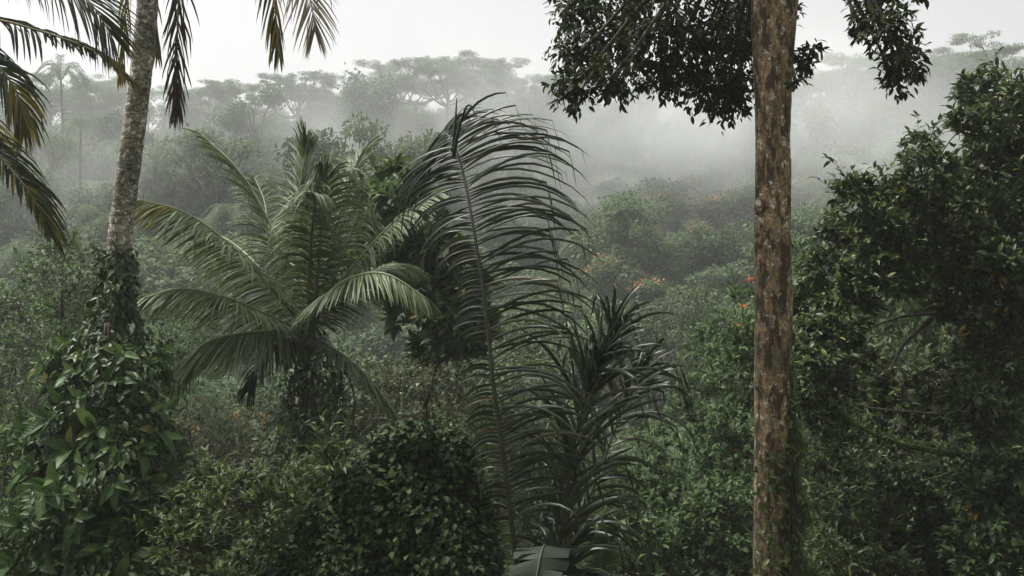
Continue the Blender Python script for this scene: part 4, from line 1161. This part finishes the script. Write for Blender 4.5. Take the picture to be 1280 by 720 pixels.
# ivy mound
def mound():
    base = base_at(520, 10.4)
    r = empty('ivy_mound', base, 'rounded mound of small dark ivy leaves at the bottom centre', 'ivy mound')
    Bl = B3([(530, 640, 72, 96), (470, 660, 60, 74), (560, 720, 56, 100), (500, 730, 90, 110), (440, 720, 60, 70), (412, 668, 40, 44), (372, 730, 56, 50)], 10.2, .25)
    P, F, U, Ln = blob_leaves(Bl + B3([(490, 560, 30, 26), (560, 570, 34, 34), (450, 610, 34, 30), (585, 640, 34, 44), (520, 545, 26, 20), (600, 700, 26, 40)], 10.1, .2), 1300, .062, .7, .18, .75, .8)
    Ln = Ln * (.7 + .6 * rng.random(len(Ln)))
    U = U + norm(F * np.array((1, 1, 0)) + 1e-3) * .5
    tips, dr = blob_tips(Bl, 7, .3, .1)
    tips = tips + dr * .12 * rng.random((len(tips), 1)) + UP * .08 * rng.random((len(tips), 1))
    p2, f2, u2, l2 = whorls(tips, dr + UP * .6, 6, .085, .9, .5, .4)
    b = Buf()
    p3, f3, u3, l3 = shoots(b, Bl, 60, .30, .075, .5)
    tag(link_mesh('twig', b.mesh('twig', M['stem'], False, base), r), kind='stuff')
    b = Buf()
    P, F, U, Ln = (np.concatenate(t) for t in ((P, p2, p3), (F, f2, f3), (U, u2, u3), (Ln, l2, l3)))
    foliage(r, base, LEAF_HEART, M['mound'], P, F, U, Ln, 300)
    P, F, U, Ln = blob_leaves([(c, q * .86) for c, q in Bl], 520, .09, .6, .2, .8, .5)
    foliage(r, base, LEAF_TINY, M['mound'], P, F, U, Ln, 0, 'inner_foliage')
    for c, q in Bl:
        tube(b, spline([base - UP * .2, (base + c) / 2 + np.array((.1, 0, 0)), c], 10), np.linspace(.04, .012, 10), 6)
    link_mesh('stem', b.mesh('stem', M['stem'], True, base), r)
mound()
leafy('leafy_shrub', 'light green shrub of narrow leaves between the vine and the ivy mound', 'shrub', 320, 10.9,
      [(248, 640, 40, 40), (232, 690, 40, 44), (290, 620, 40, 36), (290, 690, 50, 50), (340, 640, 44, 42), (350, 700, 54, 50), (388, 606, 38, 36), (415, 575, 26, 26), (400, 670, 46, 50), (432, 620, 34, 40), (310, 740, 90, 40), (262, 600, 24, 22)],
      'shrub', .105, 80, 8, LEAF_NARROW, 10.6, .9, 300, stem_r=.03, stems=5, up=.9, droop=.25, spray=110)
leafy('leafy_shrub', 'olive shrub peeping out between the vine and the left edge', 'shrub', 20, 13.0, [(12, 570, 34, 34), (30, 540, 24, 20), (5, 620, 40, 40), (-10, 690, 50, 50)], 'mid_leaf', .10, 70, 7, LEAF_NARROW, 12.8, .3, 40, stem_r=.03, stems=3, up=.5)

# large leaved tree between the bushy palm and the big frond
bt, btb = leafy('bigleaf_tree', 'tree with large yellow green leaves behind the huge frond', 'tree', 540, 21.5,
      [(486, 222, 24, 22), (470, 250, 26, 24), (508, 246, 26, 26), (484, 286, 30, 26), (526, 272, 30, 30), (466, 316, 28, 24), (510, 312, 34, 28), (550, 312, 34, 30), (496, 352, 34, 28), (540, 356, 38, 30), (582, 360, 32, 34), (520, 396, 40, 28), (570, 404, 38, 30), (600, 420, 26, 34), (550, 440, 40, 22)],
      'bigleaf', .34, 14, 7, LEAF_LARGE, 21, .8, 300, stem_r=.13, droop=.45, spread=1.1)
# yellow flecks of old leaves
# left: twiggy bush and the thin sapling
leafy('twiggy_bush', 'open twiggy bush of small leaves behind the vine at the left edge', 'bush', 45, 19,
      [(74, 306, 26, 18), (54, 345, 32, 22), (100, 350, 26, 20), (20, 380, 36, 26), (78, 385, 34, 24), (110, 400, 24, 26), (36, 430, 40, 30), (86, 440, 34, 26), (10, 480, 40, 34), (60, 490, 40, 32), (100, 500, 30, 30), (30, 540, 44, 36), (80, 555, 40, 40)],
      'mid_leaf', .105, 44, 7, LEAF_NARROW, 18.6, 1.0, 100, stem_r=.05, twig=.012, stems=3, droop=.3, spray=90)
sp_base = base_at(76, 18)
sp = empty('sapling', sp_base, 'thin bare sapling stem standing in the twiggy bush', 'sapling')
b = Buf(); tube(b, spline([sp_base - UP * .2] + Q3([(78, 520, 18), (76, 420, 18), (78, 350, 18), (74, 285, 18)]), 30), np.linspace(.035, .012, 30), 7)
for (a, c) in (((77, 400), (50, 370)), ((77, 380), (105, 352)), ((78, 350), (60, 322)), ((76, 330), (96, 308))):
    tube(b, spline(Q3([(a[0], a[1], 18), ((a[0] + c[0]) / 2, (a[1] + c[1]) / 2 - 6, 18), (c[0], c[1], 17.9)]), 8), np.linspace(.012, .004, 8), 5)
link_mesh('stem', b.mesh('stem', M['stem'], True, sp_base), sp)
leafy('twiggy_bush', 'pale leaved bush behind the lower left fronds of the bushy palm', 'bush', 230, 21, [(215, 390, 30, 18), (245, 410, 28, 20), (225, 430, 34, 22), (265, 380, 20, 14), (250, 450, 36, 26), (215, 470, 34, 28)], 'mid_leaf', .095, 48, 7, LEAF_NARROW, 20.6, .6, 60, stem_r=.04, stems=3, spray=50)
# brownish thicket
th, thb = leafy('dry_thicket', 'brownish dry thicket between the bushy palm and the vine', 'thicket', 280, 19.5, [(250, 520, 40, 26), (300, 505, 40, 24), (330, 540, 36, 28), (280, 560, 46, 30), (230, 560, 36, 30), (320, 580, 44, 30)], 'dry', .10, 26, 6, LEAF_NARROW, 19, .6, 60, stem_r=.04, stems=5, twig=.014)
th2, thb2 = leafy('dry_thicket', 'brown twiggy thicket above the ivy mound', 'thicket', 520, 20.5, [(480, 480, 36, 26), (520, 470, 40, 24), (560, 480, 36, 26), (540, 510, 44, 28), (490, 520, 40, 30), (580, 520, 34, 34)], 'dry', .10, 26, 6, LEAF_NARROW, 20, .6, 60, stem_r=.04, stems=5, twig=.014)
for rt, bs, spots in ((th, thb, ((293, 512, 18.2), (331, 526, 18.2), (327, 520, 18.2), (246, 538, 18.3))), (th2, thb2, ((520, 396, 19.2), (577, 362, 19.2))), (gt, gbase, ((1246, 352, 13), (1252, 348, 13), (1256, 390, 13.2), (1205, 420, 13.2), (1210, 640, 12.6)))):
    b = Buf()
    for s in spots:
        n = 5; c = px(*s)
        scatter(b, LEAF_MED, c + rng.normal(size=(n, 3)) * .05, rng.normal(size=(n, 3)) - UP * .4, UP + rng.normal(size=(n, 3)) * .4, .10)
    o = link_mesh('yellow_foliage', b.mesh('yellow_foliage', M['yellow_leaf'], False, bs), rt); o['kind'] = 'stuff'

# --- trees of the near valley, finer leaved
FINE = [proto_round(61, M['mid_dark'], 22, .20, 75, 1.0), proto_round(62, M['hill_leaf_dark'], 24, .19, 80, 1.3, True), proto_round(63, M['hill_leaf'], 22, .20, 75, .9)]
near_valley = [(560, 30, .95, 0, 'dark crowned tree in the hollow behind the huge frond'), (420, 33, .95, 1, 'dark tree behind the bushy palm'), (250, 36, 1.0, 0, 'dark tree behind the leaning palm trunk'),
    (120, 31, .95, 1, 'dark tree behind the twiggy bush'), (10, 29, 1.0, 0, 'dark tree at the left edge behind the twiggy bush'), (690, 34, .85, 1, 'dark tree seen between the huge frond and the upright fronds'),
    (780, 38, .9, 0, 'dark tree above the upright fronds'), (850, 30, .8, 1, 'dark tree behind the fresh green tree'), (1120, 27, 1.05, 2, 'pale green tree seen through the gap of the glossy tree'),
    (1200, 31, 1.1, 2, 'pale green tree behind the glossy tree near the right edge'), (1045, 34, 1.0, 0, 'dark tree between the brown trunk and the glossy tree'), (960, 42, 1.0, 2, 'green tree behind the brown trunk in the valley'),
    (330, 45, 1.0, 2, 'mid green tree in the valley behind the bushy palm'), (620, 44, .9, 0, 'dark tree in the valley between palm and huge frond'), (1280, 36, 1.2, 0, 'dark tree at the right edge behind the glossy tree')]
near_valley += [(160, 44, 1.15, 1, 'tall dark draped tree behind the leaning trunk'), (300, 38, 1.0, 1, 'draped tree deep behind the bushy palm'), (360, 55, 1.1, 2, 'mid green crown rising behind the bushy palm'), (215, 56, 1.1, 2, 'mid green crown between leaning trunk and bushy palm'),
    (60, 48, 1.15, 2, 'mid green crown above the twiggy bush'), (480, 40, 1.0, 0, 'dark tree behind the large leaved tree'), (590, 56, 1.1, 1, 'draped tree seen through the huge frond'), (740, 50, 1.15, 2, 'mid green crown over the upright fronds'),
    (820, 58, 1.1, 0, 'dark crown right of the upright fronds'), (870, 46, 1.0, 2, 'mid green crown left of the brown trunk'), (700, 62, 1.1, 0, 'dark crown right of the huge frond'), (910, 60, 1.1, 1, 'draped tree left of the brown trunk'), (1010, 52, 1.1, 2, 'mid green crown right of the brown trunk'), (20, 62, 1.1, 0, 'dark crown by the left edge')]
for (X, d, s, lab) in ((205, 30, .75, 'palm with drooping fronds between leaning trunk and bushy palm'), (845, 36, .7, 'little palm left of the fresh green tree'), (268, 42, .9, 'palm in the valley right behind the bushy palm')):
    plant_tree(PROTO['palm'][0], 'valley_palm', (X - 640) / FPX * d, d, s, .7 * X, lab, 'palm')
for i, (X, d, s, k, lab) in enumerate(near_valley):
    plant_tree(FINE[k], 'valley_tree', (X - 640) / FPX * d, d, s, 1.3 * i, lab, 'tree', 'trees of the near valley', .3, 1.0 + .25 * math.sin(i * 1.7))

# ground cover near the camera
m = 26000
y = 3 + 33 * rng.random(m) ** .8
x = (rng.random(m) * 2 - 1) * (.6 * y + 3)
p = np.stack([x, y, ground_z(x, y) + (.15 + .8 * np.clip(wob(x, y, 5.), 0, 1)) * rng.random(m)], -1)
b = Buf(); scatter(b, LEAF_TINY, p, rng.normal(size=(m, 3)) + UP * .3, UP + .5 * rng.normal(size=(m, 3)), .10 + .14 * rng.random(m))
tag(link_mesh('ground_cover', b.mesh('ground_cover', M['mid_dark'])), 'dark leafy ground cover on the forest floor below', 'ground cover', kind='stuff')

# ------------------------------------------------------------------ haze and mist
def volume_mat(name, density, noise=False, even=0.0):
    m = bpy.data.materials.new(name); m.use_nodes = True
    N, L = m.node_tree.nodes, m.node_tree.links
    N.remove(N['Principled BSDF'])
    v = N.new('ShaderNodeVolumePrincipled')
    v.inputs['Color'].default_value = (.93, .95, .95, 1)
    v.inputs['Density'].default_value = density
    v.inputs['Anisotropy'].default_value = 0.15
    if noise:
        tc = N.new('ShaderNodeTexCoord')
        ln = N.new('ShaderNodeVectorMath'); ln.operation = 'LENGTH'
        L.new(tc.outputs['Object'], ln.inputs[0])
        mr = N.new('ShaderNodeMapRange'); mr.interpolation_type = 'SMOOTHSTEP'
        mr.inputs[1].default_value = 1.0; mr.inputs[2].default_value = .15; mr.inputs[3].default_value = 0; mr.inputs[4].default_value = 1
        L.new(ln.outputs['Value'], mr.inputs[0])
        geo = N.new('ShaderNodeNewGeometry')
        nz = N.new('ShaderNodeTexNoise'); nz.inputs['Scale'].default_value = .065; nz.inputs['Detail'].default_value = 4; nz.inputs['Distortion'].default_value = 1.1
        L.new(geo.outputs['Position'], nz.inputs['Vector'])
        m2 = N.new('ShaderNodeMapRange'); m2.inputs[1].default_value = .40; m2.inputs[2].default_value = .64; m2.inputs[3].default_value = even
        L.new(nz.outputs[0], m2.inputs[0])
        a = N.new('ShaderNodeMath'); a.operation = 'MULTIPLY'
        L.new(mr.outputs[0], a.inputs[0]); L.new(m2.outputs[0], a.inputs[1])
        bb = N.new('ShaderNodeMath'); bb.operation = 'MULTIPLY'; bb.inputs[1].default_value = density
        L.new(a.outputs[0], bb.inputs[0]); L.new(bb.outputs[0], v.inputs['Density'])
    L.new(v.outputs[0], N['Material Output'].inputs['Volume'])
    return m

def build_haze():
    x0, x1, y0, y1, z0, z1 = -235, 235, -65, 305, -17, 62
    V = np.array([(x, y, z) for x in (x0, x1) for y in (y0, y1) for z in (z0, z1)], float)
    Q = [(0, 1, 3, 2), (4, 6, 7, 5), (0, 4, 5, 1), (2, 3, 7, 6), (0, 2, 6, 4), (1, 5, 7, 3)]
    o = link_mesh('haze', mesh_from('haze', V, [np.array(Q)], volume_mat('haze_air', .0008)))
    tag(o, 'pale damp air filling the whole valley', kind='stuff')
build_haze()

def mist_bank(X, Yp, D, size, density, label, even=0.0, tilt=0.0):
    c = px(X, Yp, D)
    me = bpy.data.meshes.new('mist')
    import bmesh
    bm = bmesh.new(); bmesh.ops.create_icosphere(bm, subdivisions=3, radius=1.0); bm.to_mesh(me); bm.free()
    me.materials.append(volume_mat('mist_bank', density, True, even))
    o = link_mesh('mist', me)
    o.location = tuple(c); o.scale = size; o.rotation_euler = (0, math.radians(tilt), 0)
    tag(o, label, 'mist', kind='stuff')
mist_bank(640, 190, 158, (150, 52, 34), .0085, 'broad veil of mist lying over the far slope and the ridge', .3)
mist_bank(800, 190, 108, (34, 24, 16), .044, 'thick bank of mist drifting across the middle slope', 0, -14)
mist_bank(700, 120, 126, (24, 16, 12), .030, 'wisp of mist climbing towards the ridge in the middle', 0, 20)
mist_bank(520, 175, 118, (34, 18, 10), .020, 'thin wisp of mist over the slope behind the palms')
mist_bank(1070, 190, 100, (26, 24, 16), .036, 'mist hanging behind the brown trunk and the glossy tree', 0, 16)
mist_bank(60, 215, 95, (24, 16, 7), .022, 'thin wisp of mist on the slope at the left', 0, -18)
